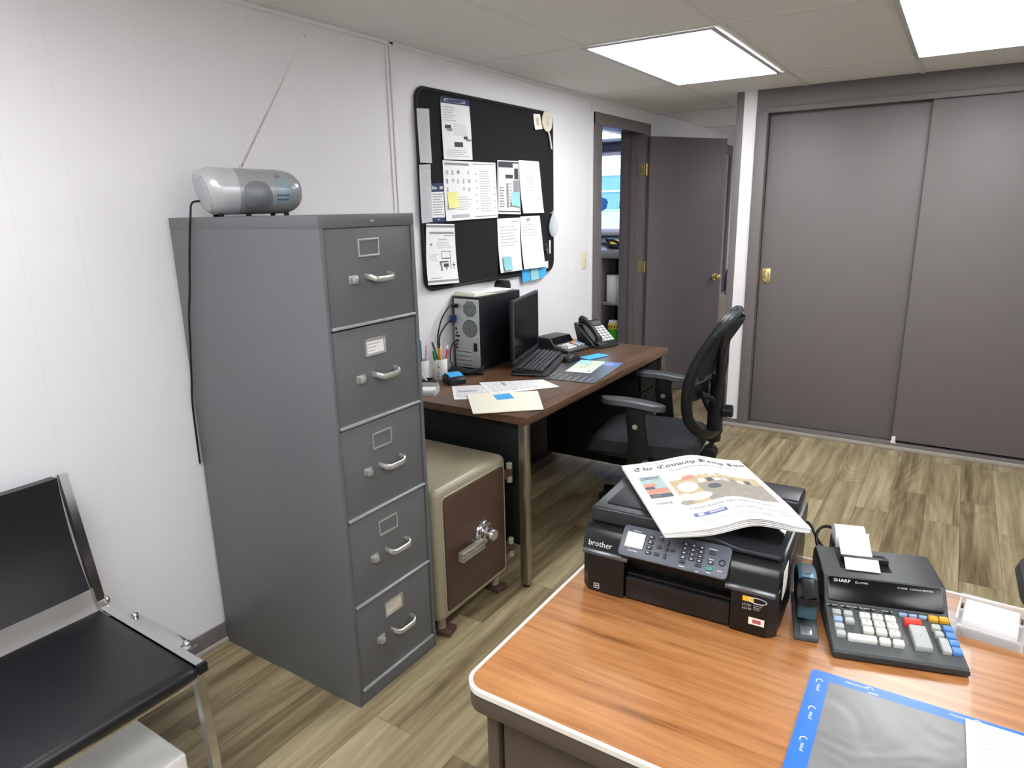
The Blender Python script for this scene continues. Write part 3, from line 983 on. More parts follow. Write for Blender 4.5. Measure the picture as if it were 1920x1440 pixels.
sheet('paper_strip', 'long narrow white paper strip at the upper left of the black board', 'paper', [(1.222, 1.970), (1.308, 1.976), (1.308, 1.741), (1.225, 1.740)], lines(0.15, 0.85, 0.08, 0.9, 16, 'ink_light'), 'paper_grey', x=BX + 0.005, curl=0.003)
sheet('paper_strip', 'long narrow white paper strip lower on the left edge of the black board', 'paper', [(1.220, 1.730), (1.300, 1.736), (1.292, 1.477), (1.214, 1.472)], [(0.1, 0.9, 0.03, 0.09, 'ink_light')] + lines(0.15, 0.85, 0.14, 0.95, 16), 'paper_grey', x=BX + 0.005, curl=0.003)
sheet('flyer', 'printed flyer with blue heading at the top of the black board', 'flyer', [(1.399, 2.041), (1.622, 2.047), (1.628, 1.769), (1.399, 1.761)],
      [(0.0, 1.0, 0.0, 0.10, 'ink_navy'), (0.12, 0.85, 0.025, 0.075, 'paper_grey')] + lines(0.08, 0.5, 0.15, 0.4, 6) + lines(0.4, 0.95, 0.42, 0.62, 6) + [(0.1, 0.3, 0.44, 0.5, 'ink'), (0.16, 0.34, 0.49, 0.54, 'ink_mid'), (0.72, 0.86, 0.61, 0.66, 'ink'), (0.8, 0.98, 0.65, 0.69, 'ink_mid'), (0.38, 0.68, 0.71, 0.79, 'ink'), (0.42, 0.64, 0.735, 0.765, 'paper_grey')] + lines(0.1, 0.9, 0.84, 0.97, 4), bow=0.006)
ico = []
rr = random.Random(5)
for r_ in range(3):
    for c_ in range(5):
        if rr.random() < 0.85:
            u, v = 0.08 + 0.19 * c_, 0.16 + 0.14 * r_
            ico.append((u, u + 0.05 + 0.05 * rr.random(), v, v + 0.05 + 0.03 * rr.random(), rr.choice(['ink_light', 'ink_mid', 'ink_light'])))
sheet('printout', 'white printout of small pictures, left of centre on the black board', 'printout', [(1.397, 1.759), (1.6265, 1.761), (1.6235, 1.482), (1.397, 1.477)],
      [(0.05, 0.9, 0.035, 0.075, 'ink_mid')] + ico + lines(0.45, 0.95, 0.6, 0.85, 6) + [(0.2, 0.85, 0.90, 0.96, 'ink_light')], bow=0.003)
sheet('printout', 'white printout with rows of lines beside the small-pictures sheet, centre of the board', 'printout', [(1.628, 1.761), (1.842, 1.765), (1.844, 1.485), (1.625, 1.482)],
      [(0.05, 0.95, 0.03, 0.045, 'ink_mid'), (0.05, 0.95, 0.95, 0.965, 'ink_mid')] + lines(0.3, 0.8, 0.15, 0.9, 17, 'ink_light') + [(a, a + 0.04, 0.2 + 0.12 * k, 0.225 + 0.12 * k, 'ink_mid') for k in range(6) for a in (0.14, 0.88)], bow=0.003)
sheet('price_card', 'narrow card with navy head and foot on the left of the black board', 'card', [(1.304, 1.651), (1.394, 1.655), (1.395, 1.474), (1.298, 1.474)],
      [(0, 1, 0, 0.22, 'ink_navy'), (0, 1, 0.88, 1.0, 'ink_navy'), (0.06, 0.22, 0.07, 0.16, 'paper_grey'), (0.26, 0.42, 0.09, 0.16, 'paper_grey'), (0.46, 0.64, 0.04, 0.16, 'paper_grey'), (0.68, 0.94, 0.08, 0.16, 'paper_grey'), (0.4, 0.6, 0.92, 0.95, 'paper_grey')] + lines(0.08, 0.95, 0.27, 0.86, 9, 'ink_mid'), curl=0.002)
sheet('printed_notice', 'dark bordered notice with black artwork right of centre on the black board', 'notice', [(1.863, 1.779), (2.072, 1.783), (2.074, 1.498), (1.845, 1.504)],
      [(0.02, 0.98, 0.02, 0.05, 'ink'), (0.03, 0.7, 0.05, 0.13, 'ink'), (0.02, 0.98, 0.94, 0.965, 'ink'), (0.02, 0.04, 0.02, 0.96, 'ink_mid'), (0.96, 0.98, 0.02, 0.96, 'ink'), (0.76, 0.94, 0.14, 0.34, 'ink'), (0.7, 0.95, 0.36, 0.6, 'ink_mid'), (0.35, 0.7, 0.26, 0.33, 'ink'), (0.38, 0.48, 0.42, 0.88, 'ink_mid')] + lines(0.08, 0.34, 0.5, 0.9, 8, 'ink') + lines(0.5, 0.68, 0.42, 0.9, 8, 'ink_mid'), bow=0.002)
sheet('letter', 'nearly blank white sheet at the upper right of the black board', 'letter', [(2.074, 1.789), (2.291, 1.790), (2.313, 1.503), (2.082, 1.503)], lines(0.3, 0.7, 0.28, 0.6, 6), curl=0.02, bow=0.006)
sheet('letter', 'white sheet with a teal note at its lower left, right of centre on the board', 'letter', [(1.846, 1.479), (2.074, 1.480), (2.075, 1.188), (1.852, 1.190)], [(0.6, 0.9, 0.05, 0.08, 'ink_light')] + lines(0.1, 0.9, 0.15, 0.55, 7), curl=0.012)
sheet('letter', 'white sheet at the lower right of the black board above the blue notes', 'letter', [(2.078, 1.486), (2.294, 1.488), (2.326, 1.187), (2.083, 1.191)], [(0.3, 0.45, 0.04, 0.09, 'ink_mid')] + lines(0.1, 0.9, 0.15, 0.4, 5), curl=0.02, bow=0.006)
fl = [(0.0, 1.0, 0.02, 0.06, 'ink_mid'), (0.0, 1.0, 0.93, 0.965, 'ink_mid'), (0.1, 0.95, 0.13, 0.165, 'ink_mid'), (0.6, 0.95, 0.185, 0.2, 'ink_light'), (0.4, 0.7, 0.25, 0.27, 'ink_light')]
fl += lines(0.35, 0.92, 0.3, 0.42, 4) + lines(0.1, 0.4, 0.5, 0.62, 5) + [(0.12, 0.2, 0.32, 0.36, 'ink_mid')]
fl += [(0.5, 0.8, 0.45, 0.46, 'ink'), (0.5, 0.515, 0.45, 0.57, 'ink'), (0.785, 0.8, 0.45, 0.6, 'ink'), (0.5, 0.8, 0.565, 0.58, 'ink'), (0.78, 0.8, 0.6, 0.76, 'ink'), (0.42, 0.72, 0.62, 0.64, 'ink'), (0.42, 0.5, 0.64, 0.7, 'ink_mid'), (0.55, 0.72, 0.66, 0.72, 'ink'), (0.46, 0.5, 0.7, 0.78, 'ink'), (0.62, 0.66, 0.7, 0.76, 'ink'), (0.84, 0.94, 0.68, 0.7, 'ink'), (0.88, 0.9, 0.64, 0.76, 'ink'), (0.1, 0.45, 0.885, 0.905, 'ink_light')]
sheet('equipment_flyer', 'white flyer with a black machine drawing at the lower left of the black board', 'flyer', [(1.248, 1.470), (1.463, 1.462), (1.462, 1.177), (1.222, 1.188)], fl, x=BX + 0.005, curl=0.016)
def note(label, q, base, x, curl=0.01, group='sticky notes on the black board'):
    return sheet('sticky_note', label, 'sticky note', q, [], base, x, curl, group)
note('yellow sticky note on the small-pictures printout', [(1.419, 1.611), (1.504, 1.617), (1.499, 1.543), (1.418, 1.536)], 'note_yellow', BX + 0.005)
note('teal sticky note on the dark bordered notice', [(1.981, 1.615), (2.066, 1.620), (2.064, 1.537), (1.973, 1.548)], 'note_teal', BX + 0.005)
note('teal sticky note at the lower left of a white sheet', [(1.877, 1.277), (1.962, 1.272), (1.965, 1.201), (1.884, 1.200)], 'note_teal', BX + 0.0125)
note('blue sticky note hanging below the board, leftmost of three', [(2.083, 1.194), (2.165, 1.195), (2.176, 1.121), (2.087, 1.116)], 'note_blue', BX + 0.0030, 0.003)
note('pale teal sticky note hanging below the board, middle of three', [(2.174, 1.192), (2.270, 1.193), (2.272, 1.121), (2.182, 1.116)], 'note_teal', BX + 0.0034, 0.003)
note('blue sticky note hanging below the board, rightmost of three', [(2.263, 1.186), (2.358, 1.188), (2.358, 1.136), (2.274, 1.118)], 'note_blue', BX + 0.0044, 0.003)
sheet('paper_tag', 'small white paper tag at the lower right corner of the board', 'tag', [(2.305, 1.214), (2.392, 1.216), (2.388, 1.176), (2.320, 1.172)], [], 'paper', BX, 0.002)
sheet('small_card', 'small cream card near the upper right corner of the black board', 'card', [(2.236, 2.044), (2.311, 2.049), (2.326, 1.970), (2.244, 1.959)], [(0.3, 0.7, 0.25, 0.75, 'ink_light')], 'paper_cream', BX)
t = thing('paddle', 'round cream paddle with a thin handle at the upper right corner of the black board', 'paddle', (BX + 0.004, 2.378, 2.016))
m = MB().lathe([(0, 0), (0.056, 0), (0.058, 0.002), (0.058, 0.007), (0.054, 0.009), (0.047, 0.0075), (0, 0.0075)], 'cream_plastic', 32, frame((0, 0, 0), (0, 1, 0), (0, 0, 1)))
m.box((0.0082, 0.0, 0.0), (0.001, 0.012, 0.05), 'ink_light')
m.build('disc', t)
MB().tube([(0.005, 0.012, -0.055), (0.005, 0.03, -0.09), (0.005, 0.048, -0.15)], 0.0055, 'white_plastic', 8, smooth=4).build('handle', t)
mat('clear_film', (214, 224, 228), 0.12, alpha=0.55, bump=0.8, scale=60)
t = thing('plastic_bag', 'small clear plastic bag hanging at the right edge of the black board', 'bag', (0.034, 2.428, 1.435))
m = MB()
m.lathe([(0, -0.078), (0.022, -0.07), (0.040, -0.045), (0.044, -0.01), (0.030, 0.03), (0.012, 0.055), (0.006, 0.064), (0.012, 0.078), (0.0, 0.079)], 'clear_film', 14, None, 0.35, 1.1)
m.build('pouch', t)
MB().cyl((-0.02, 0, 0.064), (0.006, 0, 0.064), 0.004, 'white_plastic', 10).build('pin', t)
t = thing('key_ring', 'small keys with a white tag at the right edge of the board below the bag', 'keys', (BX + 0.004, 2.375, 1.31))
MB().tube([(0, 0.012 * math.cos(2 * PI * i / 14), 0.012 * math.sin(2 * PI * i / 14)) for i in range(14)], 0.0015, 'chrome', 6, closed=True).build('ring', t)
for (dy, dz, a) in ((-0.008, -0.032, 12), (0.004, -0.036, -8)):
    MB().prism([(-0.009, 0.018), (0.009, 0.018), (0.009, 0.004), (0.003, 0.0), (0.003, -0.022), (-0.003, -0.022), (-0.003, 0.0), (-0.009, 0.004)], 0, 0.002, 'dull_chrome', frame((0, dy, dz), (0, math.cos(R(a)), math.sin(R(a))), (0, -math.sin(R(a)), math.cos(R(a))))).build('key', t)
MB().bx(0.003, 0.006, 0.016, 0.034, -0.05, 0.03, 'white_plastic', 0.001).build('tag', t)

# ------------------------------------------------------------------ old safe
mat('safe_cream', (154, 147, 124), 0.32, vary=0.06, scale=6)
mat('safe_brown', (78, 57, 45), 0.42, vary=0.07, scale=25)
mat('wood_block', (84, 58, 50), 0.7)
mat('grip_metal', (168, 164, 154), 0.35, metal=0.6)
SX0, SX1, SY0, SY1, SZ0, SZ1 = 0.12, 0.700, 0.405, 0.862, 0.062, 0.585
sf = thing('safe', 'old cream steel safe with brown door between the file cabinet and the dark desk', 'safe', (0.0, 0, 0))
m = MB()
m.box(((SX0 + SX1) / 2, (SY0 + SY1) / 2, (SZ0 + SZ1) / 2), (SX1 - SX0, SY1 - SY0, SZ1 - SZ0), 'safe_cream', 0.032, 6)
m.build('body', sf)
cy, cz = (SY0 + SY1) / 2 + 0.003, (SZ0 + SZ1) / 2 - 0.002
DF = frame((SX1, cy, cz), (0, 1, 0), (0, 0, 1))
m = MB()
w_, h_ = SY1 - SY0 - 0.078, SZ1 - SZ0 - 0.080
m.prism(rrect_pts(w_, h_, 0.012), -0.004, 0.006, 'safe_brown', DF, 0.003)
dr = m.build('door', sf); dr['label'] = 'brown painted safe door'
m = MB().tube([DF @ Vector((a, b, 0.0)) for a, b in rrect_pts(w_ + 0.012, h_ + 0.012, 0.018)], 0.0045, 'safe_cream', 8, closed=True)
m.build('door_rim', sf)
m = MB()
D = DF @ Matrix.Translation((0.040, 0.002, 0.006))
m.lathe([(0.052, 0), (0.052, 0.004), (0.047, 0.012), (0.040, 0.016), (0.034, 0.016), (0.033, 0.024), (0.024, 0.030), (0.022, 0.052), (0.019, 0.056), (0, 0.057)], 'chrome', 36, D)
for i in range(40):
    a = 2 * PI * i / 40
    m.box((0.0437 * math.cos(a), 0.0437 * math.sin(a), 0.0145), (0.006 if i % 5 else 0.009, 0.0012, 0.002), 'ink', rot=(0, 0, a), M=D)
for i in range(18):
    a = 2 * PI * i / 18
    m.box((0.0225 * math.cos(a), 0.0225 * math.sin(a), 0.042), (0.003, 0.003, 0.02), 'chrome', rot=(0, 0, a), M=D)
m.build('combination_dial', dr)
m = MB()
Hh = DF @ Matrix.Translation((-0.078, -0.012, 0.006))
m.cyl((0.055, 0.004, 0), (0.055, 0.004, 0.03), 0.016, 'dull_chrome', 20, M=Hh)
for k_ in range(3):
    m.box((-0.002, -0.013 + 0.013 * k_, 0.034), (0.140, 0.0115, 0.024), 'grip_metal', 0.003, M=Hh)
m.box((-0.002, 0.0, 0.030), (0.136, 0.034, 0.020), 'grip_metal', 0.002, M=Hh)
m.build('lever_handle', dr)
for z in (0.50, 0.17):
    m = MB()
    m.cyl((SX1 + 0.002, SY1 + 0.012, z - 0.042), (SX1 + 0.002, SY1 + 0.012, z + 0.042), 0.013, 'safe_cream', 16, bev=0.003)
    m.cyl((SX1 + 0.002, SY1 + 0.012, z - 0.012), (SX1 + 0.002, SY1 + 0.012, z + 0.018), 0.0142, 'safe_brown', 16)
    m.bx(SX1 - 0.004, SX1 + 0.008, SY1 - 0.03, SY1 + 0.006, z - 0.016, z + 0.020, 'safe_brown', 0.003)
    m.build('hinge', sf)
for (x, y) in ((0.66, 0.455), (0.66, 0.81), (0.18, 0.455), (0.18, 0.81)):
    MB().cyl((x, y, 0.020), (x, y, 0.07), 0.017, 'safe_cream', 14).build('foot', sf)
for (x, y, a) in ((0.665, 0.458, 14), (0.66, 0.81, -6), (0.18, 0.455, 0), (0.18, 0.81, 0)):
    MB().box((x, y, 0.0105), (0.085, 0.062, 0.018), 'wood_block', 0.002, rot=(0, 0, R(a))).build('foot_block', sf)

# ------------------------------------------------------------------ guest chair and white box
mat('vinyl_black', (28, 28, 32), 0.34, vary=0.05, scale=300, bump=0.12)
gc = thing('guest_chair', 'black vinyl chair with square chrome frame against the white wall at the left picture edge', 'chair', (0.0, 0, 0))
GY0, GY1 = -0.985, -0.462
def sq(s):
    return [(s, s), (-s, s), (-s, -s), (s, -s)]
for y in (GY1, GY0):
    s = 1 if y == GY1 else -1
    m = MB()
    m.tube([(0.080, y, 0.835), (0.165, y, 0.468), (0.172, y, 0.452), (0.190, y, 0.440), (0.640, y, 0.428)], 0.0125, 'chrome', prof=[(0.9, 0.9), (-0.9, 0.9), (-0.9, -0.9), (0.9, -0.9)], up=(0, 1, 0))
    m.build('side_rail', gc)
    m = MB()
    m.tube([(0.622, y, 0.418), (0.640, y + s * 0.004, 0.0)], 0.0125, 'chrome', prof=sq(0.9), up=(0, 1, 0))
    m.build('leg', gc)
    m = MB()
    m.tube([(0.205, y, 0.428), (0.120, y + s * 0.004, 0.0)], 0.0125, 'chrome', prof=sq(0.9), up=(0, 1, 0))
    m.build('leg', gc)
    MB().box((0.648, y, 0.428), (0.012, 0.026, 0.026), 'black_plastic', 0.002).build('end_cap', gc)
    m = MB().box((0.41, y + s * 0.030, 0.434), (0.30, 0.030, 0.006), 'chrome', 0.002)
    for x in (0.285, 0.535):
        m.cyl((x, y + s * 0.012, 0.434), (x, y + s * 0.03, 0.434), 0.007, 'chrome', 12)
        m.sphere((x, y + s * 0.032, 0.440), 0.010, 'chrome', 12, (1, 1, 0.7))
    m.build('gang_bracket', gc)
    MB().sphere((0.176, y + s * 0.014, 0.462), 0.013, 'chrome', 12, (1, 0.6, 1)).build('bolt_cap', gc)
def seat_fn(u, v):
    # vinyl sling that wraps round a bar at the front
    y = GY0 + 0.016 + (GY1 - GY0 - 0.032) * v
    puff = 0.014 * (math.sin(PI * v) ** 0.35)
    if u < 0.8:
        t = u / 0.8
        return (0.190 + 0.444 * t, y, 0.448 - 0.012 * t + puff * min(1, 6 * t) ** 0.5)
    a = R(125 * (u - 0.8) / 0.2)
    r = 0.017 + 0.5 * puff
    return (0.634 + r * math.sin(a), y, 0.436 + puff - r + r * math.cos(a))
MB().grid(seat_fn, 44, 24, 'vinyl_black', 0.010).build('seat', gc)
MB().bx(0.20, 0.632, GY0 + 0.02, GY1 - 0.02, 0.412, 0.424, 'black_plastic', 0.004).build('seat_pan', gc)
def back_fn(u, v):
    y = GY0 + 0.016 + (GY1 - GY0 - 0.032) * u
    t = v
    x = 0.152 - 0.068 * t + 0.006 * (math.sin(PI * u) ** 0.3) - 0.02 * math.sin(PI * t)
    z = 0.505 + 0.325 * t
    return (x + 0.006, y, z)
MB().grid(back_fn, 16, 14, 'vinyl_black', 0.030).build('backrest', gc)
for x in (0.26, 0.628):
    MB().box((x, (GY0 + GY1) / 2, 0.396), (0.022, GY1 - GY0 - 0.02, 0.012), 'chrome', 0.002).build('cross_bar', gc)
bx_ = thing('white_box', 'white box on the floor under the black chrome chair', 'box', (0.38, -0.72, 0))
MB().bx(-0.225, 0.235, -0.20, 0.203, 0.0, 0.200, 'white_plastic', 0.008, 3).build('body', bx_)
MB().bx(-0.22, 0.236, -0.201, 0.2035, 0.150, 0.153, 'paper_grey').build('lid_seam', bx_)
MB().box((0.23, 0.115, 0.2005), (0.012, 0.02, 0.006), 'black_plastic', 0.002).build('latch', bx_)
# ------------------------------------------------------------------ dark walnut desk
wood('walnut', [(0.30, (70, 49, 35)), (0.5, (100, 73, 53)), (0.66, (122, 91, 66)), (0.85, (138, 106, 79))], 'y', 16, 6, 0.28, knots=0.12)
mat('desk_black', (11, 11, 13), 0.6)
TX0, TX1, TY0, TY1, TZ = 0.032, 0.795, 0.862, 2.402, 0.745
dk = thing('office_desk', 'dark walnut-topped desk with square metal legs along the white wall', 'desk', (0, 0, 0))
MB().bx(TX0, TX1, TY0, TY1, TZ - 0.032, TZ, 'walnut', 0.0025).build('desktop', dk)
for (x, y) in ((TX1 - 0.030, TY0 + 0.030), (TX1 - 0.030, TY1 - 0.030), (TX0 + 0.03, TY0 + 0.030), (TX0 + 0.03, TY1 - 0.030)):
    MB().bx(x - 0.018, x + 0.018, y - 0.018, y + 0.018, 0.012, TZ - 0.0325, 'dull_chrome', 0.003).cyl((x, y, 0), (x, y, 0.012), 0.015, 'rubber', 14).build('leg', dk)
MB().bx(0.085, 0.740, TY0 + 0.052, TY0 + 0.066, 0.165, TZ - 0.033, 'desk_black', 0.002).build('end_panel', dk)
MB().bx(0.075, 0.088, TY0 + 0.07, TY1 - 0.07, 0.015, TZ - 0.033, 'desk_black', 0.002).build('modesty_panel', dk)
MB().bx(0.16, 0.735, 2.115, TY1 - 0.052, 0.10, TZ - 0.033, 'desk_black', 0.003).build('pedestal', dk)
for (a, b) in ((0.115, 0.36), (0.37, 0.53), (0.54, 0.70)):
    d = MB().bx(0.7355, 0.752, 2.121, TY1 - 0.058, a, b, 'desk_black', 0.003).build('drawer', dk)
    MB().bx(0.7525, 0.764, 2.17, 2.29, b - 0.03, b - 0.018, 'black_plastic', 0.003).build('drawer_pull', d)
MB().bx(0.70, 0.716, TY0 + 0.07, 2.11, 0.66, TZ - 0.033, 'desk_black', 0.002).build('apron', dk)

# ------------------------------------------------------------------ computer tower
mat('tower_back', (196, 202, 200), 0.4, metal=0.25, vary=0.04)
mat('tower_black', (20, 21, 26), 0.38)
mat('fan_grille', (112, 118, 118), 0.5, metal=0.4, scale=800, vary=0.2)
mat('vga_blue', (28, 52, 120), 0.4)
pc = thing('computer_tower', 'black computer tower with silver back standing on the dark desk under the board', 'computer', (0.098, 1.617, TZ + 0.001))
W2, D2, HT = 0.082, 0.187, 0.366
m = MB().bx(-W2, W2, -D2, D2, 0.0, HT, 'tower_black', 0.004)
m.build('case', pc)
m = MB()
Y = -D2 - 0.0005
m.bx(-W2 + 0.012, W2 - 0.002, Y - 0.003, Y, 0.010, HT - 0.010, 'tower_back', 0.001)
m.bx(-W2 + 0.012, 0.03, Y - 0.005, Y - 0.003, 0.012, 0.105, 'tower_back', 0.001)
for k in range(4):
    m.bx(-W2 + 0.014, 0.028, Y - 0.0066, Y - 0.005, 0.022 + 0.022 * k, 0.026 + 0.022 * k, 'fan_grille')
m.bx(-W2 + 0.010, -0.025, Y - 0.006, Y - 0.003, 0.125, 0.250, 'tower_back', 0.001)
for (x, z, a, b) in ((-0.055, 0.185, 0.012, 0.008), (-0.052, 0.168, 0.026, 0.010), (-0.055, 0.145, 0.02, 0.008), (-0.06, 0.125, 0.01, 0.01), (-0.06, 0.108, 0.01, 0.01), (0.056, 0.118, 0.020, 0.042), (-0.06, 0.205, 0.012, 0.012)):
    m.box((x, Y - 0.0062, z), (a, 0.003, b), 'black_plastic', 0.001)
for (x, z) in ((0.07, 0.08), (0.07, 0.16), (-0.02, 0.26), (0.0, 0.11)):
    m.cyl((x, Y - 0.003, z), (x, Y - 0.005, z), 0.003, 'chrome', 10)
m.build('back_panel', pc)
for (x, z, r) in ((0.026, 0.307, 0.040), (0.024, 0.210, 0.045)):
    m = MB()
    G = frame((x, Y - 0.003, z), (1, 0, 0), (0, 0, 1))
    m.prism([(r * math.cos(R(22.5 + 45 * i)) * 1.04, r * math.sin(R(22.5 + 45 * i)) * 1.04) for i in range(8)] if r < 0.042 else [(r * math.cos(2 * PI * i / 28), r * math.sin(2 * PI * i / 28)) for i in range(28)], 0, 0.0012, 'fan_grille', G)
    for q in range(1, 5):
        m.tube([G @ Vector((r * q / 5 * math.cos(2 * PI * i / 24), r * q / 5 * math.sin(2 * PI * i / 24), 0.0015)) for i in range(24)], 0.0007, 'tower_back', 4, closed=True)
    m.build('fan_grille', pc)
m = MB()
m.box((-0.056, Y - 0.016, 0.322), (0.030, 0.028, 0.020), 'black_plastic', 0.005)
m.tube([(-0.056, Y - 0.03, 0.322), (-0.060, Y - 0.065, 0.316), (-0.064, Y - 0.12, 0.26), (-0.066, Y - 0.15, 0.17), (-0.060, Y - 0.145, 0.08), (-0.05, Y - 0.12, 0.004)], 0.0035, 'black_plastic', 8, smooth=5)
m.build('power_cable', pc)
m = MB()
m.box((-0.068, Y - 0.016, 0.255), (0.022, 0.028, 0.036), 'vga_blue', 0.003)
m.tube([(-0.070, Y - 0.03, 0.252), (-0.074, Y - 0.08, 0.225), (-0.072, Y - 0.13, 0.17), (-0.062, Y - 0.128, 0.06), (-0.045, Y - 0.10, 0.005)], 0.0038, 'black_plastic', 8, smooth=5)
o = m.build('video_cable', pc); o['label'] = 'cable with a blue plug'
m = MB()
m.tube([(-0.055, Y - 0.006, 0.145), (-0.075, Y - 0.03, 0.12), (-0.072, Y - 0.05, 0.05), (-0.05, Y - 0.05, 0.004)], 0.003, 'black_plastic', 8, smooth=5)
m.build('audio_cable', pc)
zt = TZ + 0.001 + HT + 0.0005
t = thing('paper_pad', 'stack of cream papers lying on top of the black computer tower', 'papers', (0.092, 1.575, zt), R(-6))
MB().bx(-0.072, 0.074, -0.135, 0.12, 0, 0.010, 'paper_cream', 0.001).build('lower_stack', t)
MB().box((0.006, 0.01, 0.014), (0.145, 0.26, 0.0075), 'paper', 0.001, rot=(0, 0, R(-5))).build('upper_stack', t)
t = thing('desk_device', 'small black device with a grey top at the rear end of the computer tower', 'device', (0.09, 1.775, zt), R(10))
MB().prism([(-0.05, 0), (0.045, 0), (0.05, 0.02), (0.03, 0.045), (-0.03, 0.05), (-0.05, 0.03)], -0.028, 0.028, 'black_plastic', frame((0, 0, 0.0002), (0, 1, 0), (0, 0, 1)), 0.003).build('body', t)
MB().box((0, -0.005, 0.0525), (0.045, 0.05, 0.004), 'grey_plastic', 0.0015).build('top_plate', t)

# ------------------------------------------------------------------ monitor
mat('screen_black', (16, 17, 22), 0.18, vary=0.02)
mp0, mp1 = Vector((0.300, 1.543)), Vector((0.161, 2.021))
d = (mp1 - mp0); L = d.length; ang = math.atan2(d.y, d.x)
mc = (mp0 + mp1) / 2
mn = thing('monitor', 'black flat monitor seen nearly edge-on beside the computer tower', 'monitor', (mc.x, mc.y, TZ + 0.0008), ang)
# local x along the screen, -y = screen side, z up
MB().bx(-L / 2, L / 2, 0.004, 0.018, 0.018, 0.341, 'black_plastic', 0.005).build('housing', mn)
MB().bx(-L / 2 + 0.05, L / 2 - 0.05, 0.018, 0.024, 0.06, 0.30, 'black_plastic', 0.002).build('back_shell', mn)
m = MB()
for (a, b, c, e) in ((-L / 2, L / 2, 0.328, 0.341), (-L / 2, L / 2, 0.018, 0.038), (-L / 2, -L / 2 + 0.014, 0.038, 0.332), (L / 2 - 0.014, L / 2, 0.038, 0.332)):
    m.bx(a, b, -0.003, 0.005, c, e, 'dark_grey_plastic', 0.0015)
m.build('bezel', mn)
MB().bx(-L / 2 + 0.013, L / 2 - 0.013, 0.0, 0.004, 0.037, 0.333, 'screen_black').build('screen', mn)
MB().bx(0.105, 0.165, 0.0245, 0.034, 0.010, 0.16, 'black_plastic', 0.006).build('stand_neck', mn)
MB().prism(rrect_pts(0.17, 0.10, 0.03), 0, 0.012, 'black_plastic', Matrix.Translation((0.135, 0.02, 0)), 0.003).build('stand_foot', mn)

# ------------------------------------------------------------------ keyboard, mat, mouse, small papers
kb = thing('keyboard', 'black computer keyboard in front of the monitor on the dark desk', 'keyboard', (0.383, 1.672, TZ + 0.0032), R(107.5))
KW, KD = 0.475, 0.185
m = MB()
def kb_prof(u, v):
    return (-KW / 2 + KW * u, -KD / 2 + KD * v, 0.012 + 0.018 * v)
m.prism([(-KD / 2, 0), (KD / 2, 0), (KD / 2, 0.028), (-KD / 2 + 0.012, 0.011), (-KD / 2, 0.007)], -KW / 2, KW / 2, 'black_plastic', frame((0, 0, 0), (0, 1, 0), (0, 0, 1)), 0.003)
m.build('body', kb)
m = MB()
for r_ in range(6):
    n = 21
    for c_ in range(n):
        if c_ in (15, 19) and r_ > 0 and False:
            continue
        x = -KW / 2 + 0.018 + c_ * 0.0218
        y = -0.052 + r_ * 0.0205 + (0.006 if r_ == 5 else 0)
        if r_ == 0 and 4 <= c_ <= 9:
            if c_ == 4:
                m.box((x + 2.5 * 0.0218, y, 0.021 + 0.0182 * (y + 0.09) / 0.185), (0.127, 0.017, 0.008), 'dark_grey_plastic', 0.002, 1, rot=(R(5), 0, 0))
            continue
        m.box((x, y, 0.0205 + 0.0182 * (y + 0.09) / 0.185 - 0.001), (0.0175, 0.0165, 0.008), 'dark_grey_plastic', 0.002, 1, rot=(R(5), 0, 0))
m.build('keys', kb)
MB().bx(-KW / 2 - 0.0012, -KW / 2 + 0.001, -KD / 2 + 0.01, KD / 2 - 0.003, 0.003, 0.009, 'grey_plastic', 0.0005).build('side_strip', kb)

mat('mat_grey', (62, 64, 68), 0.35, vary=0.05, scale=12)
mat('mat_blue', (70, 84, 150), 0.35, vary=0.15, scale=8)
mat('map_print', (196, 212, 188), 0.6, vary=0.12, scale=60)
mat('map_tan', (196, 172, 120), 0.6)
dm = thing('desk_mat', 'dark grey desk mat with a blue end under the keyboard on the dark desk', 'desk mat', (0.615, 1.675, TZ + 0.0006), R(96))
# local x along the desk edge (+ = away from the near end), y = towards the wall
m = MB().prism(rrect_pts(0.46, 0.30, 0.012), 0, 0.0022, 'mat_grey')
m.build('mat', dm)
m = MB().bx(0.13, 0.222, -0.142, 0.142, 0.0022, 0.0025, 'mat_blue')
for i in range(4):
    m.bx(0.15, 0.15 + 0.05 * (0.5 + 0.5 * random.random()), -0.10 + i * 0.02, -0.094 + i * 0.02, 0.0025, 0.0027, 'ink_light')
m.build('printed_border', dm)
m = MB()
for i in range(7):
    m.bx(-0.215, -0.215 + 0.07 + 0.05 * random.random(), -0.11 + i * 0.034, -0.104 + i * 0.034, 0.0022, 0.0025, 'ink_mid')
m.build('printed_lines', dm)
t = thing('printed_card', 'pale green and white printed card on the dark desk mat beside the mouse', 'card', (0.600, 1.752, TZ + 0.0033), R(100))
m = MB().bx(-0.135, 0.135, -0.066, 0.066, 0, 0.001, 'map_print')
for i in range(10):
    x, y = random.uniform(-0.11, 0.11), random.uniform(-0.05, 0.05)
    m.bx(x - 0.014, x + 0.014, y - 0.004, y + 0.004, 0.001, 0.0013, random.choice(['ink_mid', 'map_tan', 'paper']))
m.bx(-0.13, -0.06, -0.06, 0.06, 0.0010, 0.0012, 'paper').bx(0.05, 0.13, 0.0, 0.06, 0.001, 0.0012, 'note_teal')
m.build('card', t)
t = thing('mouse', 'black computer mouse on the dark desk mat', 'mouse', (0.475, 1.838, TZ + 0.003), R(80))
def mouse_fn(u, v):
    x = -0.058 + 0.116 * u
    w = 0.031 * math.sqrt(max(0.0, 1 - (2 * u - 1) ** 4)) + 0.001
    y = -w + 2 * w * v
    h = 0.036 * (math.sin(PI * min(1, u * 0.86 + 0.12)) ** 0.6) * (max(0, 1 - (2 * v - 1) ** 4) ** 0.5)
    return (x, y, 0.003 + h)
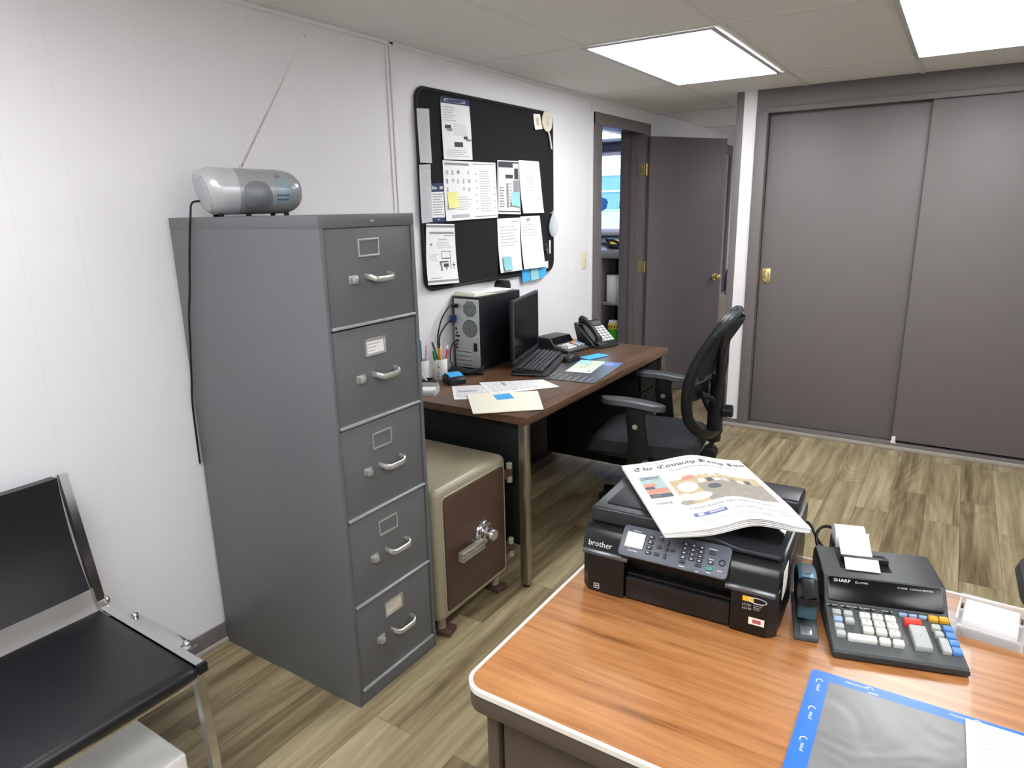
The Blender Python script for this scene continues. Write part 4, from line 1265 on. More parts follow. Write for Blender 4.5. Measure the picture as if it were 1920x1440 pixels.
MB().grid(mouse_fn, 16, 14, 'black_plastic', 0.002).prism([(0.056 * math.cos(2 * PI * i / 20), 0.029 * math.sin(2 * PI * i / 20)) for i in range(20)], 0, 0.006, 'black_plastic').build('shell', t)
MB().cyl((0.026, -0.003, 0.034), (0.026, 0.003, 0.034), 0.009, 'dark_grey_plastic', 14).build('scroll_wheel', t)
t = thing('sticky_note', 'bright blue sticky note pad on the dark desk behind the mouse', 'sticky note', (0.53, 1.985, TZ + 0.0006), R(72))
MB().bx(-0.075, 0.075, -0.038, 0.038, 0, 0.004, 'note_blue', 0.0005).build('pad', t)

# ------------------------------------------------------------------ adding machines (two of a kind)
mat('calc_grey', (82, 86, 87), 0.42, vary=0.03)
mat('calc_dark', (44, 48, 50), 0.42)
mat('calc_window', (9, 9, 13), 0.22, spec=0.3)
mat('key_white', (226, 226, 218), 0.4)
mat('key_grey', (176, 180, 178), 0.4)
mat('key_blue', (92, 140, 206), 0.4)
mat('key_paleblue', (150, 176, 208), 0.4)
mat('key_red', (222, 66, 50), 0.4)
mat('key_yellow', (226, 170, 50), 0.4)
def adding_machine(name, label, loc, rz, texts=True, roll=True):
    t = thing(name, label, 'adding machine', loc, rz)
    W, Ln = 0.214, 0.305
    YZ = frame((0, 0, 0), (0, 1, 0), (0, 0, 1))   # prism x->y, y->z, h -> x
    zk = lambda y: 0.0165 + 0.150 * y             # keyboard slope
    m = MB()
    m.prism([(0.0, 0.004), (0.006, 0.0), (0.295, 0.0), (0.300, 0.006), (0.300, 0.012), (0.0, 0.012)], -W / 2, W / 2, 'calc_dark', YZ, 0.004)
    m.prism([(0.002, 0.011), (0.300, 0.011), (0.300, 0.030), (0.132, zk(0.132)), (0.004, zk(0.004))], -W / 2 + 0.002, W / 2 - 0.002, 'calc_grey', YZ, 0.003)
    # housing behind the keys
    m.prism([(0.126, 0.012), (0.126, 0.036), (0.162, 0.076), (0.282, 0.076), (0.300, 0.060), (0.302, 0.012)], -W / 2 + 0.001, W / 2 - 0.001, 'calc_dark', YZ, 0.005)
    m.build('body', t)
    DW = frame((0, 0.144, 0.0566), (1, 0, 0), (0, 0.67, 0.745))
    m = MB().prism(rrect_pts(W - 0.016, 0.046, 0.006), 0.0, 0.0022, 'calc_window', DW, 0.0008)
    if texts:
        m.text('SHARP', 0.0088, 'white_print', DW @ Matrix.Translation((-0.088, 0.0135, 0.0025)), sx=1.15)
        m.text('EL-1197PII', 0.0052, 'white_print', DW @ Matrix.Translation((-0.050, 0.0142, 0.0025)))
        m.text('12 DIGIT   2 COLOR PRINTER', 0.0042, 'white_print', DW @ Matrix.Translation((0.022, 0.0138, 0.0025)), sx=1.1)
    m.build('display_window', t)
    KT = lambda x, y: (x, y, zk(y) + 0.006)
    def key(u, v, w, h, mt, hh=0.010):
        MBk.box((-W / 2 + W * u, v, zk(v) + hh / 2 - 0.0005), (w, h, hh), mt, 0.002, 1, rot=(R(8.5), 0, 0))
    groups = {}
    def K(u, v, w, h, mt, hh=0.010):
        groups.setdefault('x', []).append((u, v, w, h, mt, hh))
    rows = [0.094, 0.0755, 0.057, 0.0385]
    for r_ in rows:
        K(0.085, r_, 0.0155, 0.0125, 'key_paleblue' if r_ == 0.0755 else 'key_grey')
    for r_ in rows[:2]:
        K(0.178, r_, 0.0155, 0.0125, 'key_grey')
    for c_ in range(3):
        for r_ in range(3):
            K(0.31 + 0.099 * c_, rows[r_] , 0.0175, 0.0138, 'key_white')
    K(0.245, 0.0335, 0.047, 0.0138, 'key_white')
    K(0.415, 0.0335, 0.0175, 0.0138, 'key_white')
    K(0.515, 0.0335, 0.0175, 0.0138, 'key_white')
    K(0.675, 0.092, 0.028, 0.016, 'key_red', 0.012)
    K(0.695, 0.054, 0.027, 0.056, 'key_grey', 0.012)
    K(0.845, 0.087, 0.0145, 0.0125, 'key_grey')
    K(0.850, 0.070, 0.0145, 0.0125, 'key_grey')
    K(0.862, 0.043, 0.0145, 0.034, 'key_grey')
    for k in range(4):
        K(0.935, 0.087 - 0.0178 * k, 0.0158, 0.0135, 'key_blue')
    for k in range(3):
        K(0.625 + 0.076 * k, 0.1135, 0.0135, 0.007, 'key_paleblue', 0.007)
    for k in range(2):
        K(0.852 + 0.079 * k, 0.1115, 0.0155, 0.0125, 'key_yellow', 0.009)
    digits = iter('741852963')
    for (u, v, w, h, mt, hh) in groups['x']:
        MBk = MB()
        MBk.box((-W / 2 + W * u, v, zk(v) + hh / 2 - 0.0005), (w, h, hh), mt, 0.0022, 2, rot=(R(8.5), 0, 0))
        lab = None
        if mt == 'key_white' and w < 0.02 and v > 0.05:
            lab = next(digits)
        if mt == 'key_white' and w > 0.04:
            lab = '0'
        if mt == 'key_grey' and h > 0.05:
            lab = '+'
        if lab and texts:
            MBk.text(lab, 0.0072, 'ink', frame((-W / 2 + W * u - 0.002, v - 0.0025, zk(v) + hh - 0.0003), (1, 0, 0), (0, 0.989, 0.148)))
        MBk.build('key', t)
    m = MB()
    for k, u in enumerate((0.07, 0.18, 0.275, 0.37, 0.51)):
        x = -W / 2 + W * u
        m.box((x, 0.117, zk(0.117) + 0.0002), (0.014, 0.003, 0.001), 'black_matte', rot=(R(8.5), 0, 0))
        m.box((x - 0.003 + 0.0015 * k, 0.117, zk(0.117) + 0.002), (0.003, 0.004, 0.004), 'black_plastic', 0.0005)
        m.box((x, 0.1215, zk(0.1215) + 0.0003), (0.018, 0.0016, 0.0008), 'ink_light', rot=(R(8.5), 0, 0))
    m.build('slide_switches', t)
    if roll:
        # tear bar, paper slot and the paper tape running over it
        m = MB()
        m.bx(-0.070, 0.022, 0.196, 0.262, 0.0755, 0.0768, 'black_matte')
        m.bx(-0.066, 0.020, 0.216, 0.228, 0.0768, 0.090, 'black_plastic', 0.002)
        m.build('tear_bar', t)
        m = MB()
        m.grid(lambda u, v: (-0.062 + 0.062 * u, 0.186 + 0.028 * v, 0.0785 + 0.012 * v), 2, 4, 'paper', 0.0004)
        m.grid(lambda u, v: (-0.064 + 0.058 * u, 0.228 + 0.03 * v + 0.028 * math.sin(v * 2.2), 0.084 + 0.030 * v), 2, 10, 'paper', 0.0004)
        m.build('paper_tape', t)
        m = MB().cyl((-0.066, 0.318, 0.080), (-0.008, 0.318, 0.080), 0.030, 'paper', 28)
        m.build('paper_roll', t)
        m = MB()
        for x in (-0.0685, -0.0055):
            m.box((x, 0.305, 0.070), (0.003, 0.05, 0.03), 'calc_dark', 0.001)
        m.build('roll_holder', t)
    return t
am2 = adding_machine('adding_machine', 'grey printing adding machine on the dark walnut desk between keyboard and phone', (0.392, 2.080, TZ + 0.0006), R(81), False, False)
am2.scale = (0.9, 0.84, 0.95)

# ------------------------------------------------------------------ desk phone on dark desk
mat('phone_black', (34, 38, 40), 0.38)
mat('phone_face', (120, 126, 124), 0.45)
ph = thing('desk_phone', 'dark office telephone with grey keypad at the far end of the dark desk', 'telephone', (0.380, 2.304, TZ + 0.0006), R(70))
# local: x right, y up the face (away from the user)
XZ = frame((0, 0, 0), (0, 1, 0), (0, 0, 1))
m = MB()
m.prism([(-0.085, 0.0), (0.045, 0.0), (0.080, 0.095), (0.088, 0.128), (0.075, 0.132), (-0.078, 0.020), (-0.088, 0.012)], -0.090, 0.096, 'phone_black', XZ, 0.006)
m.build('body', ph)
PF = frame((0, -0.082, 0.0195), (1, 0, 0), (0, 0.807, 0.590))
m = MB().bx(-0.024, 0.090, 0.010, 0.136, 0.0, 0.003, 'phone_face', 0.001, M=PF)
for r_ in range(6):
    for c_ in range(4):
        m.box((-0.009 + 0.0275 * c_, 0.021 + 0.0208 * r_, 0.0045), (0.0195, 0.0135, 0.006), 'white_plastic', 0.002, 1, M=PF)
m.build('keypad', ph)
MB().bx(-0.02, 0.09, 0.144, 0.180, 0.0, 0.002, 'calc_grey', 0.0008, M=PF).build('display', ph)
m = MB()
m.tube([PF @ Vector(p) for p in ((-0.058, 0.000, 0.022), (-0.058, 0.025, 0.036), (-0.058, 0.09, 0.046), (-0.058, 0.158, 0.038), (-0.058, 0.186, 0.024))], [0.024, 0.021, 0.016, 0.016, 0.017, 0.021, 0.024], 'black_plastic', 14, smooth=6)
m.build('handset', ph)
m = MB()
m.tube([(-0.06, -0.075, 0.03), (-0.105, -0.06, 0.006), (-0.115, 0.0, 0.005), (-0.11, 0.05, 0.005)], 0.004, 'black_plastic', 8, smooth=5)
m.build('handset_cord', ph)
MB().prism([(0.098 * math.cos(2 * PI * i / 30), 0.03 * math.sin(2 * PI * i / 30)) for i in range(30)], 0.0, 0.010, 'phone_black', Matrix.Translation((0.005, -0.090, 0)), 0.003).build('palm_lip', ph)

# ------------------------------------------------------------------ pens and small things at the near end of the dark desk
z0 = TZ + 0.0005
def cup(x, y, r, h, label):
    t = thing('pen_cup', label, 'pen cup', (x, y, z0))
    MB().lathe([(0, 0), (r * 0.93, 0), (r * 0.95, 0.003), (r, h - 0.002), (r - 0.001, h), (r - 0.003, h - 0.001), (r * 0.9 - 0.003, 0.004), (0, 0.004)], 'white_plastic', 32).build('body', t)
    return t
CX_, CY_ = 0.092, 1.212
c_ = cup(CX_, CY_, 0.038, 0.098, 'white pen cup full of coloured pens on the dark desk')
m = MB()
for i in range(5):
    a = R(-62 + 3 * (i % 2))
    m.box((0.0378 * math.cos(a), 0.0378 * math.sin(a), 0.02 + 0.014 * i), (0.002, 0.006, 0.008), ('note_blue', 'ink_mid', 'ink_light', 'ink', 'note_teal')[i], rot=(0, 0, a))
m.build('printed_marks', c_)
cup(0.045, 1.135, 0.036, 0.100, 'white cup half hidden behind the grey file cabinet')
mat('pen_green', (30, 140, 76), 0.4); mat('pen_orange', (236, 158, 40), 0.4); mat('pen_yellow', (236, 220, 120), 0.4)
mat('pen_pink', (232, 92, 110), 0.4); mat('pen_white', (236, 236, 232), 0.35); mat('pen_grey', (88, 92, 88), 0.4); mat('pen_blue', (40, 130, 176), 0.4); mat('pen_lilac', (220, 190, 214), 0.4)
def pen(label, x, y, dx, dy, L, r, body, cap, name='pen', capf=0.36):
    base = Vector((x, y, z0 + 0.006)); d = Vector((dx, dy, math.sqrt(max(0.01, 1 - dx * dx - dy * dy)))).normalized()
    t = thing(name, label, 'pen', base, group='pens standing in the cups')
    up = d
    m = MB().cyl((0, 0, 0), d * (L * (1 - capf)), r * 0.9, body, 12); m.build('barrel', t)
    MB().cyl(d * (L * (1 - capf)), d * L, r, cap, 12, r2=r * 0.8, bev=0.0008).build('cap', t)
    return t
pen('tall grey marker with red end leaning in the white pen cup', CX_ + 0.016, CY_ + 0.012, -0.15, -0.25, 0.182, 0.0062, 'pen_pink', 'pen_grey', 'marker', 0.48)
pen('thick green marker leaning in the white pen cup', CX_ + 0.002, CY_ - 0.012, -0.02, -0.20, 0.138, 0.0085, 'pen_green', 'pen_green', 'marker')
pen('orange marker in the white pen cup', CX_ + 0.004, CY_ + 0.008, 0.02, -0.10, 0.142, 0.0075, 'pen_orange', 'pen_orange', 'marker')
pen('white pen with dark tip in the white pen cup', CX_ - 0.006, CY_ + 0.014, 0.02, 0.04, 0.148, 0.0055, 'pen_white', 'pen_white')
pen('pale yellow marker in the white pen cup', CX_ - 0.010, CY_ + 0.002, 0.05, 0.10, 0.138, 0.0075, 'pen_yellow', 'pen_yellow', 'marker')
pen('pink marker in the white pen cup', CX_ + 0.016, CY_ + 0.010, 0.08, 0.16, 0.135, 0.0075, 'pen_pink', 'pen_pink', 'marker')
pen('white correction pen leaning right in the white pen cup', CX_ + 0.0, CY_ + 0.018, 0.02, 0.30, 0.152, 0.0065, 'pen_white', 'pen_white')
pen('tall blue pen in the half hidden white cup', 0.050, 1.130, 0.02, -0.03, 0.190, 0.0055, 'pen_blue', 'pen_blue')
pen('pale lilac pen in the half hidden white cup', 0.052, 1.150, 0.03, 0.08, 0.162, 0.0055, 'pen_lilac', 'pen_lilac')
t = thing('note_dispenser', 'black sticky note dispenser with a bright blue pad on the dark desk', 'note dispenser', (0.205, 1.175, z0), R(62))
MB().prism([(-0.045, 0), (0.045, 0), (0.045, 0.030), (0.03, 0.040), (-0.03, 0.034), (-0.045, 0.022)], -0.042, 0.042, 'black_plastic', frame((0, 0, 0), (0, 1, 0), (0, 0, 1)), 0.005).build('base', t)
MB().grid(lambda u, v: (-0.034 + 0.068 * u, -0.03 + 0.068 * v, 0.0375 + 0.006 * v + 0.005 * math.sin(PI * v)), 6, 8, 'note_blue', 0.003).build('note_pad', t)
t = thing('clip_holder', 'small black pot holding a white pen at the near end of the dark desk', 'pot', (0.142, 1.062, z0))
MB().lathe([(0, 0), (0.026, 0), (0.031, 0.012), (0.031, 0.030), (0.028, 0.034), (0.024, 0.030), (0.022, 0.010), (0, 0.008)], 'black_plastic', 20).build('pot', t)
t = thing('pen', 'white pen leaning out of the small black pot', 'pen', (0.142, 1.066, z0 + 0.011), group='pens standing in the cups')
MB().cyl((0, 0, 0), (-0.012, -0.036, 0.060), 0.0045, 'pen_white', 10).build('barrel', t)
mat('clear_acrylic', (236, 240, 242), 0.06, alpha=0.32, vary=0.0)
t = thing('card_tray', 'clear plastic tray of white cards at the near left end of the dark desk', 'card tray', (0.208, 0.957, z0), R(24))
m = MB()
m.bx(-0.058, 0.058, -0.044, 0.044, 0, 0.003, 'clear_acrylic').bx(-0.058, -0.055, -0.044, 0.044, 0.003, 0.030, 'clear_acrylic').bx(0.055, 0.058, -0.044, 0.044, 0.003, 0.030, 'clear_acrylic').bx(-0.055, 0.055, 0.041, 0.044, 0.003, 0.040, 'clear_acrylic')
m.build('tray', t)
m = MB()
for i in range(5):
    m.box((0.002 * (i % 2), 0.001 * i - 0.004, 0.0065 + 0.0036 * i), (0.096, 0.066, 0.0032), ('paper', 'paper_grey', 'paper', 'paper_cream', 'paper')[i], 0, rot=(0, 0, R((-2, 3, -1, 2, 5)[i])))
m.build('cards', t)
t = thing('desk_gadget', 'low black plastic gadget lying in front of the computer tower', 'gadget', (0.152, 1.352, z0), R(28))
def gad(u, v):
    x = -0.085 + 0.17 * u
    w = 0.032 + 0.006 * math.sin(PI * u)
    return (x, -w + 2 * w * v, 0.014 + 0.026 * (math.sin(PI * v) ** 0.5) * (0.55 + 0.45 * math.sin(2.2 * PI * u + 0.6)))
MB().grid(gad, 20, 10, 'black_plastic', 0.012).bx(-0.084, 0.084, -0.031, 0.031, 0, 0.014, 'black_plastic', 0.003).build('body', t)
MB().box((0.078, -0.02, 0.012), (0.018, 0.022, 0.012), 'grey_plastic', 0.003).build('corner_foot', t)

def flat(name, label, cat, q, z, mt, marks=(), th=0.0008, group=None):
    c = (sum(p[0] for p in q) / 4, sum(p[1] for p in q) / 4)
    P = lambda u, v, up=0.0: Vector(((q[0][0] * (1 - u) + q[1][0] * u) * (1 - v) + (q[3][0] * (1 - u) + q[2][0] * u) * v - c[0],
                                     (q[0][1] * (1 - u) + q[1][1] * u) * (1 - v) + (q[3][1] * (1 - u) + q[2][1] * u) * v - c[1], th + up))
    m = MB()
    m.grid(lambda u, v: P(u, 1 - v), 4, 4, mt, th)
    for (u0, u1, v0, v1, k) in marks:
        m.grid(lambda a, b: P(u0 + (u1 - u0) * a, v1 + (v0 - v1) * b, 0.0003), 1, 1, k)
    o = m.build(name); o.location = (c[0], c[1], z)
    tag(o, label, cat, group)
    return o
# corners: far left, far right, near right, near left as read from the -y side
flat('document', 'white form lying under the manila folder, at the left, on the dark desk', 'paper', [(0.240, 1.112), (0.405, 1.250), (0.560, 1.065), (0.385, 0.940)], z0, 'paper', lines(0.06, 0.9, 0.06, 0.9, 14, 'ink_light') + [(0.1, 0.5, 0.4, 0.46, 'ink_mid')], group='loose papers on the dark desk')
flat('document', 'white sheet lying above the manila folder, at the right, on the dark desk', 'paper', [(0.312, 1.225), (0.545, 1.415), (0.680, 1.335), (0.480, 1.080)], z0 + 0.0016, 'paper', lines(0.06, 0.9, 0.06, 0.9, 9, 'ink_light') + [(0.3, 0.36, 0.1, 0.4, 'ink_light')], group='loose papers on the dark desk')
fo = flat('manila_folder', 'cream manila folder with a blue sticky note at the corner of the dark desk', 'folder', [(0.396, 1.018), (0.636, 1.215), (0.800, 0.985), (0.588, 0.797)], z0 + 0.0032, 'paper_cream', (), 0.0035)
flat('sticky_note', 'blue sticky note in the middle of the manila folder', 'sticky note', [(0.506, 1.058), (0.550, 1.118), (0.614, 1.060), (0.564, 1.004)], z0 + 0.0070, 'note_blue', (), 0.0008)
# ------------------------------------------------------------------ black task chair
mat('mesh_fabric', (36, 40, 45), 0.7, alpha=0.90, scale=600, vary=0.2)
mat('arm_pad', (50, 54, 58), 0.42, vary=0.03)
def task_chair(label, loc, rz):
    t = thing('task_chair', label, 'office chair', loc, rz, group='black wheeled office chairs')
    # local: +x from seat front to back, y sideways
    def seat(u, v):
        x = -0.265 + 0.53 * u
        w = 0.255 - 0.03 * abs(2 * u - 1) ** 3
        y = -w + 2 * w * v
        e = (max(0, 1 - (2 * v - 1) ** 6) ** 0.5) * (max(0, 1 - (2 * u - 1) ** 8) ** 0.5)
        return (x, y, 0.405 + 0.075 * e - 0.035 * max(0, 0.25 - u) * 4 * (0.25 - u) * 4 * 0.5 - 0.012 * math.sin(PI * v) * math.sin(PI * u))
    MB().grid(seat, 24, 22, 'black_fabric', 0.01).build('seat', t)
    MB().prism(rrect_pts(0.50, 0.48, 0.09, 6), 0.375, 0.412, 'black_plastic', None, 0.012).build('seat_pan', t)
    zs = [0.500, 0.535, 0.60, 0.70, 0.80, 0.89, 0.96, 1.010, 1.040]
    xs = [0.305, 0.262, 0.224, 0.214, 0.230, 0.266, 0.308, 0.340, 0.362]
    ws = [0.12, 0.19, 0.225, 0.232, 0.226, 0.214, 0.205, 0.195, 0.165]
    k = len(zs)
    def at(tt):
        f = tt * (k - 1); i = min(k - 2, int(f)); g = f - i
        g2 = g
        return tuple(a[i] * (1 - g2) + a[i + 1] * g2 for a in (xs, zs, ws))
    def curve_x(x, w, y):
        return x + 0.075 * (1 - (y / max(0.05, w)) ** 2) * min(1, w / 0.2)
    # ring frame
    ring = []
    for i in range(k):
        ring.append((xs[i], -ws[i], zs[i]))
    ring += [(0.380, -0.09, 1.052), (0.385, 0.0, 1.054), (0.380, 0.09, 1.052)]
    for i in range(k - 1, -1, -1):
        ring.append((xs[i], ws[i], zs[i]))
    ring += [(0.320, 0.06, 0.490), (0.322, 0.0, 0.488), (0.320, -0.06, 0.490)]
    pr = [(0.8 * math.cos(2 * PI * i / 12), 1.75 * math.sin(2 * PI * i / 12)) for i in range(12)]
    MB().tube(ring, 0.0145, 'black_plastic', closed=True, smooth=4, prof=pr, up=(0, 1, 0)).build('back_frame', t)
    def mesh(u, v):
        x, z, w = at(0.04 + 0.94 * v)
        y = -w + 2 * w * u
        return (curve_x(x, w, y) - 0.004, y * 0.985, z)
    def upper(u, v):
        return mesh(u, 0.46 + 0.54 * v)
    o = MB().grid(upper, 16, 14, 'mesh_fabric', 0.003).build('back_mesh', t); o['label'] = 'dark translucent mesh panel'
    # lumbar pad across the lower opening
    MB().grid(lambda u, v: (curve_x(0.200, 0.226, -0.21 + 0.42 * u) - 0.004, -0.21 + 0.42 * u, 0.665 + 0.075 * v), 16, 4, 'black_plastic', 0.016).build('lumbar_pad', t)
    # head rail
    m = MB().tube([(0.315, -0.196, 0.976), (0.348, -0.182, 1.023), (0.372, -0.13, 1.050), (0.380, 0.0, 1.054), (0.372, 0.13, 1.050), (0.348, 0.182, 1.023), (0.315, 0.196, 0.976)], 0.017, 'arm_pad', smooth=5, prof=[(1.15 * math.cos(2 * PI * i / 12), 1.3 * math.sin(2 * PI * i / 12)) for i in range(12)], up=(0, 0, 1))
    m.build('head_rail', t)
    # spine behind: broad at foot, forks to the frame
    m = MB()
    flatp = [(1.0 * math.cos(2 * PI * i / 12), 0.85 * math.sin(2 * PI * i / 12)) for i in range(12)]
    m.tube([(0.306, 0, 0.440), (0.308, 0, 0.53), (0.312, 0, 0.62), (0.314, 0, 0.70), (0.310, 0, 0.77)], [0.040, 0.042, 0.042, 0.040, 0.034], 'black_plastic', smooth=3, prof=flatp, up=(0, 1, 0))
    for s in (-1, 1):
        m.tube([(0.316, s * 0.010, 0.70), (0.328, s * 0.05, 0.80), (0.332, s * 0.10, 0.90), (0.345, s * 0.14, 0.975), (0.364, s * 0.155, 1.03)], [0.030, 0.022, 0.016, 0.016, 0.016], 'black_plastic', smooth=4, prof=flatp, up=(0, 1, 0))
        m.tube([(0.316, s * 0.014, 0.60), (0.300, s * 0.08, 0.665), (0.262, s * 0.15, 0.70)], 0.013, 'black_plastic', 8, smooth=3)
    m.build('spine', t)
    MB().cyl((0.340, 0, 0.588), (0.388, 0, 0.590), 0.030, 'black_plastic', 20, bev=0.005).build('height_knob', t)
    m = MB()
    m.tube([(0.10, 0, 0.352), (0.22, 0, 0.345), (0.285, 0, 0.365), (0.306, 0, 0.45)], 0.022, 'black_plastic', 10, smooth=4, prof=[(0.45, 1.3), (-0.45, 1.3), (-0.45, -1.3), (0.45, -1.3)], up=(0, 0, 1))
    for x in (0.20, 0.245):
        m.cyl((x, -0.030, 0.352), (x, -0.034, 0.352), 0.008, 'satin_metal', 12)
    m.build('back_bracket', t)
    MB().cyl((0.292, -0.040, 0.372), (0.292, 0.040, 0.372), 0.036, 'black_plastic', 24, bev=0.006).build('tilt_wheel', t)
    MB().bx(-0.10, 0.16, -0.085, 0.085, 0.325, 0.376, 'black_plastic', 0.01).build('mechanism', t)
    for s in (-1, 1):
        m = MB()
        m.prism([(-0.035, 0.30), (0.075, 0.30), (0.055, 0.46), (0.042, 0.56), (0.045, 0.634), (-0.042, 0.634), (-0.045, 0.56), (-0.032, 0.46)], -0.012, 0.012, 'black_plastic', frame((0, s * 0.283, 0.03), (1, 0, 0), (0, 0, 1)), 0.006)
        m.bx(-0.03, 0.07, min(s * 0.18, s * 0.29), max(s * 0.18, s * 0.29), 0.345, 0.372, 'black_plastic', 0.006)
        post = m.build('arm_post', t)
        for q in (-1, 1):
            y = s * 0.283 + q * 0.0125
            MB().cyl((0.0, y, 0.557), (0.0, y + q * 0.006, 0.557), 0.0125, 'satin_metal', 18, bev=0.002).build('arm_bolt', post)
        def pad(u, v, s=s):
            x = -0.165 + 0.30 * u
            w = 0.046 * math.sqrt(max(0.0, 1 - abs(2 * u - 1) ** 5)) + 0.001
            y = -w + 2 * w * v
            e = max(0, 1 - (2 * v - 1) ** 4) ** 0.5
            return (x, s * 0.283 + y, 0.660 + 0.026 * e - 0.040 * max(0, u - 0.35) ** 1.6)
        m = MB().grid(pad, 24, 12, 'arm_pad', 0.030)
        m.build('arm_pad', t)
    MB().cyl((0.03, 0, 0.10), (0.03, 0, 0.33), 0.026, 'black_plastic', 20).build('gas_lift', t)
    m = MB()
    m.cyl((0.03, 0, 0.075), (0.03, 0, 0.135), 0.045, 'black_plastic', 24, bev=0.006)
    for i in range(5):
        a = R(20 + 72 * i)
        c, s_ = math.cos(a), math.sin(a)
        m.tube([(0.03 + 0.03 * c, 0.03 * s_, 0.108), (0.03 + 0.16 * c, 0.16 * s_, 0.098), (0.03 + 0.29 * c, 0.29 * s_, 0.078)], [0.026, 0.022, 0.016], 'black_plastic', 10, smooth=2)
    m.build('star_base', t)
    for i in range(5):
        a = R(20 + 72 * i)
        c, s_ = math.cos(a), math.sin(a)
        m = MB()
        for o_ in (-0.013, 0.013):
            px, py = 0.03 + 0.29 * c + o_ * -s_, 0.29 * s_ + o_ * c
            m.cyl((px - 0.008 * -s_, py - 0.008 * c, 0.0285), (px + 0.008 * -s_, py + 0.008 * c, 0.0285), 0.028, 'rubber', 18)
        m.cyl((0.03 + 0.29 * c, 0.29 * s_, 0.03), (0.03 + 0.29 * c, 0.29 * s_, 0.075), 0.008, 'black_plastic', 10)
        m.build('caster', t)
    return t
def dup(root, loc, rz, label):
    r = root.copy(); COL.objects.link(r)
    r.location = loc; r.rotation_euler = (0, 0, rz); r['label'] = label
    for ch in list(root.children):
        c = ch.copy(); COL.objects.link(c); c.parent = r
        for g in ch.children:
            d = g.copy(); COL.objects.link(d); d.parent = c
    return r
ch = task_chair('black mesh-backed task chair with arms pulled up to the dark walnut desk', (0.935, 1.795, 0), R(8))
dup(ch, (2.658, 0.580, 0), R(90), 'black task chair behind the wood desk, cut off by the right picture edge')
# ------------------------------------------------------------------ wood-topped steel desk in the foreground
wood('oak_laminate', [(0.32, (122, 75, 39)), (0.45, (160, 106, 61)), (0.60, (177, 122, 75)), (0.80, (192, 140, 92))], 'x', 15, 5, 0.3, knots=0.16, coat=0.15)
mat('desk_brown', (84, 72, 62), 0.4, vary=0.02)
mat('desk_gap', (20, 18, 16), 0.8)
mat('edge_band', (238, 234, 226), 0.25, metal=0.15, vary=0.02)
OX0, OX1, OY0, OY1, OZ = 1.497, 3.02, -0.492, 0.256, 0.750
wd = thing('wood_desk', 'large steel desk with orange wood-grain top in the right foreground', 'desk', (0, 0, 0))
ocx, ocy = (OX0 + OX1) / 2, (OY0 + OY1) / 2
OW, OD = OX1 - OX0, OY1 - OY0
TT = Matrix.Translation((ocx, ocy, 0))
MB().prism(rrect_pts(OW - 0.010, OD - 0.010, 0.036, 10), OZ - 0.010, OZ, 'oak_laminate', TT).build('desktop', wd)
m = MB()
m.prism(rrect_pts(OW, OD, 0.040, 10), OZ - 0.046, OZ - 0.0105, 'desk_brown', TT, 0.004)
m.build('desktop_rim', wd)
m = MB()
rim = rrect_pts(OW - 0.004, OD - 0.004, 0.039, 10)
m.tube([(ocx + a, ocy + b, OZ - 0.0045) for a, b in rim], 0.0042, 'edge_band', closed=True, prof=[(1.0, 1.0), (-1.2, 1.0), (-1.2, -1.0), (1.0, -1.0)], up=(0, 0, 1))
o = m.build('edge_band', wd); o['label'] = 'bright metal edge band'
# left pedestal with drawers facing the camera side
PX0, PX1, PY0, PY1 = OX0 + 0.030, OX0 + 0.43, OY0 + 0.028, OY1 - 0.03
m = MB()
m.bx(PX0, PX0 + 0.026, PY0, PY0 + 0.03, 0.10, OZ - 0.047, 'desk_brown', 0.006)
m.bx(PX1 - 0.026, PX1, PY0, PY0 + 0.03, 0.10, OZ - 0.047, 'desk_brown', 0.006)
m.bx(PX0, PX0 + 0.012, PY0 + 0.02, PY1, 0.10, OZ - 0.047, 'desk_brown', 0.004)
m.bx(PX1 - 0.012, PX1, PY0 + 0.02, PY1, 0.10, OZ - 0.047, 'desk_brown', 0.004)
m.bx(PX0 + 0.012, PX1 - 0.012, PY0 + 0.028, PY0 + 0.034, 0.10, OZ - 0.047, 'desk_gap')
m.bx(PX0 + 0.02, PX1 - 0.02, PY0 + 0.002, PY0 + 0.03, OZ - 0.062, OZ - 0.047, 'desk_brown', 0.002)
m.build('pedestal', wd)
for (a, b) in ((0.42, 0.682), (0.115, 0.412)):
    m = MB().bx(PX0 + 0.033, PX1 - 0.033, PY0 + 0.003, PY0 + 0.026, a, b, 'desk_brown', 0.006, 3)
    d = m.build('drawer', wd)
    MB().bx((PX0 + PX1) / 2 - 0.06, (PX0 + PX1) / 2 + 0.06, PY0 - 0.012, PY0 + 0.0025, b - 0.07, b - 0.055, 'satin_metal', 0.004).build('drawer_pull', d)
MB().bx(PX1, OX1 - 0.05, OY1 - 0.045, OY1 - 0.030, 0.25, OZ - 0.047, 'desk_brown', 0.003).build('modesty_panel', wd)
for (x, y) in ((PX0 + 0.02, PY0 + 0.03), (PX0 + 0.02, PY1 - 0.03), (PX1 - 0.02, PY0 + 0.03), (PX1 - 0.02, PY1 - 0.03), (OX1 - 0.06, PY0 + 0.03), (OX1 - 0.06, PY1 - 0.03)):
    MB().bx(x - 0.016, x + 0.016, y - 0.016, y + 0.016, 0.0, 0.12 if x < PX1 else OZ - 0.047, 'chrome', 0.003).build('leg', wd)

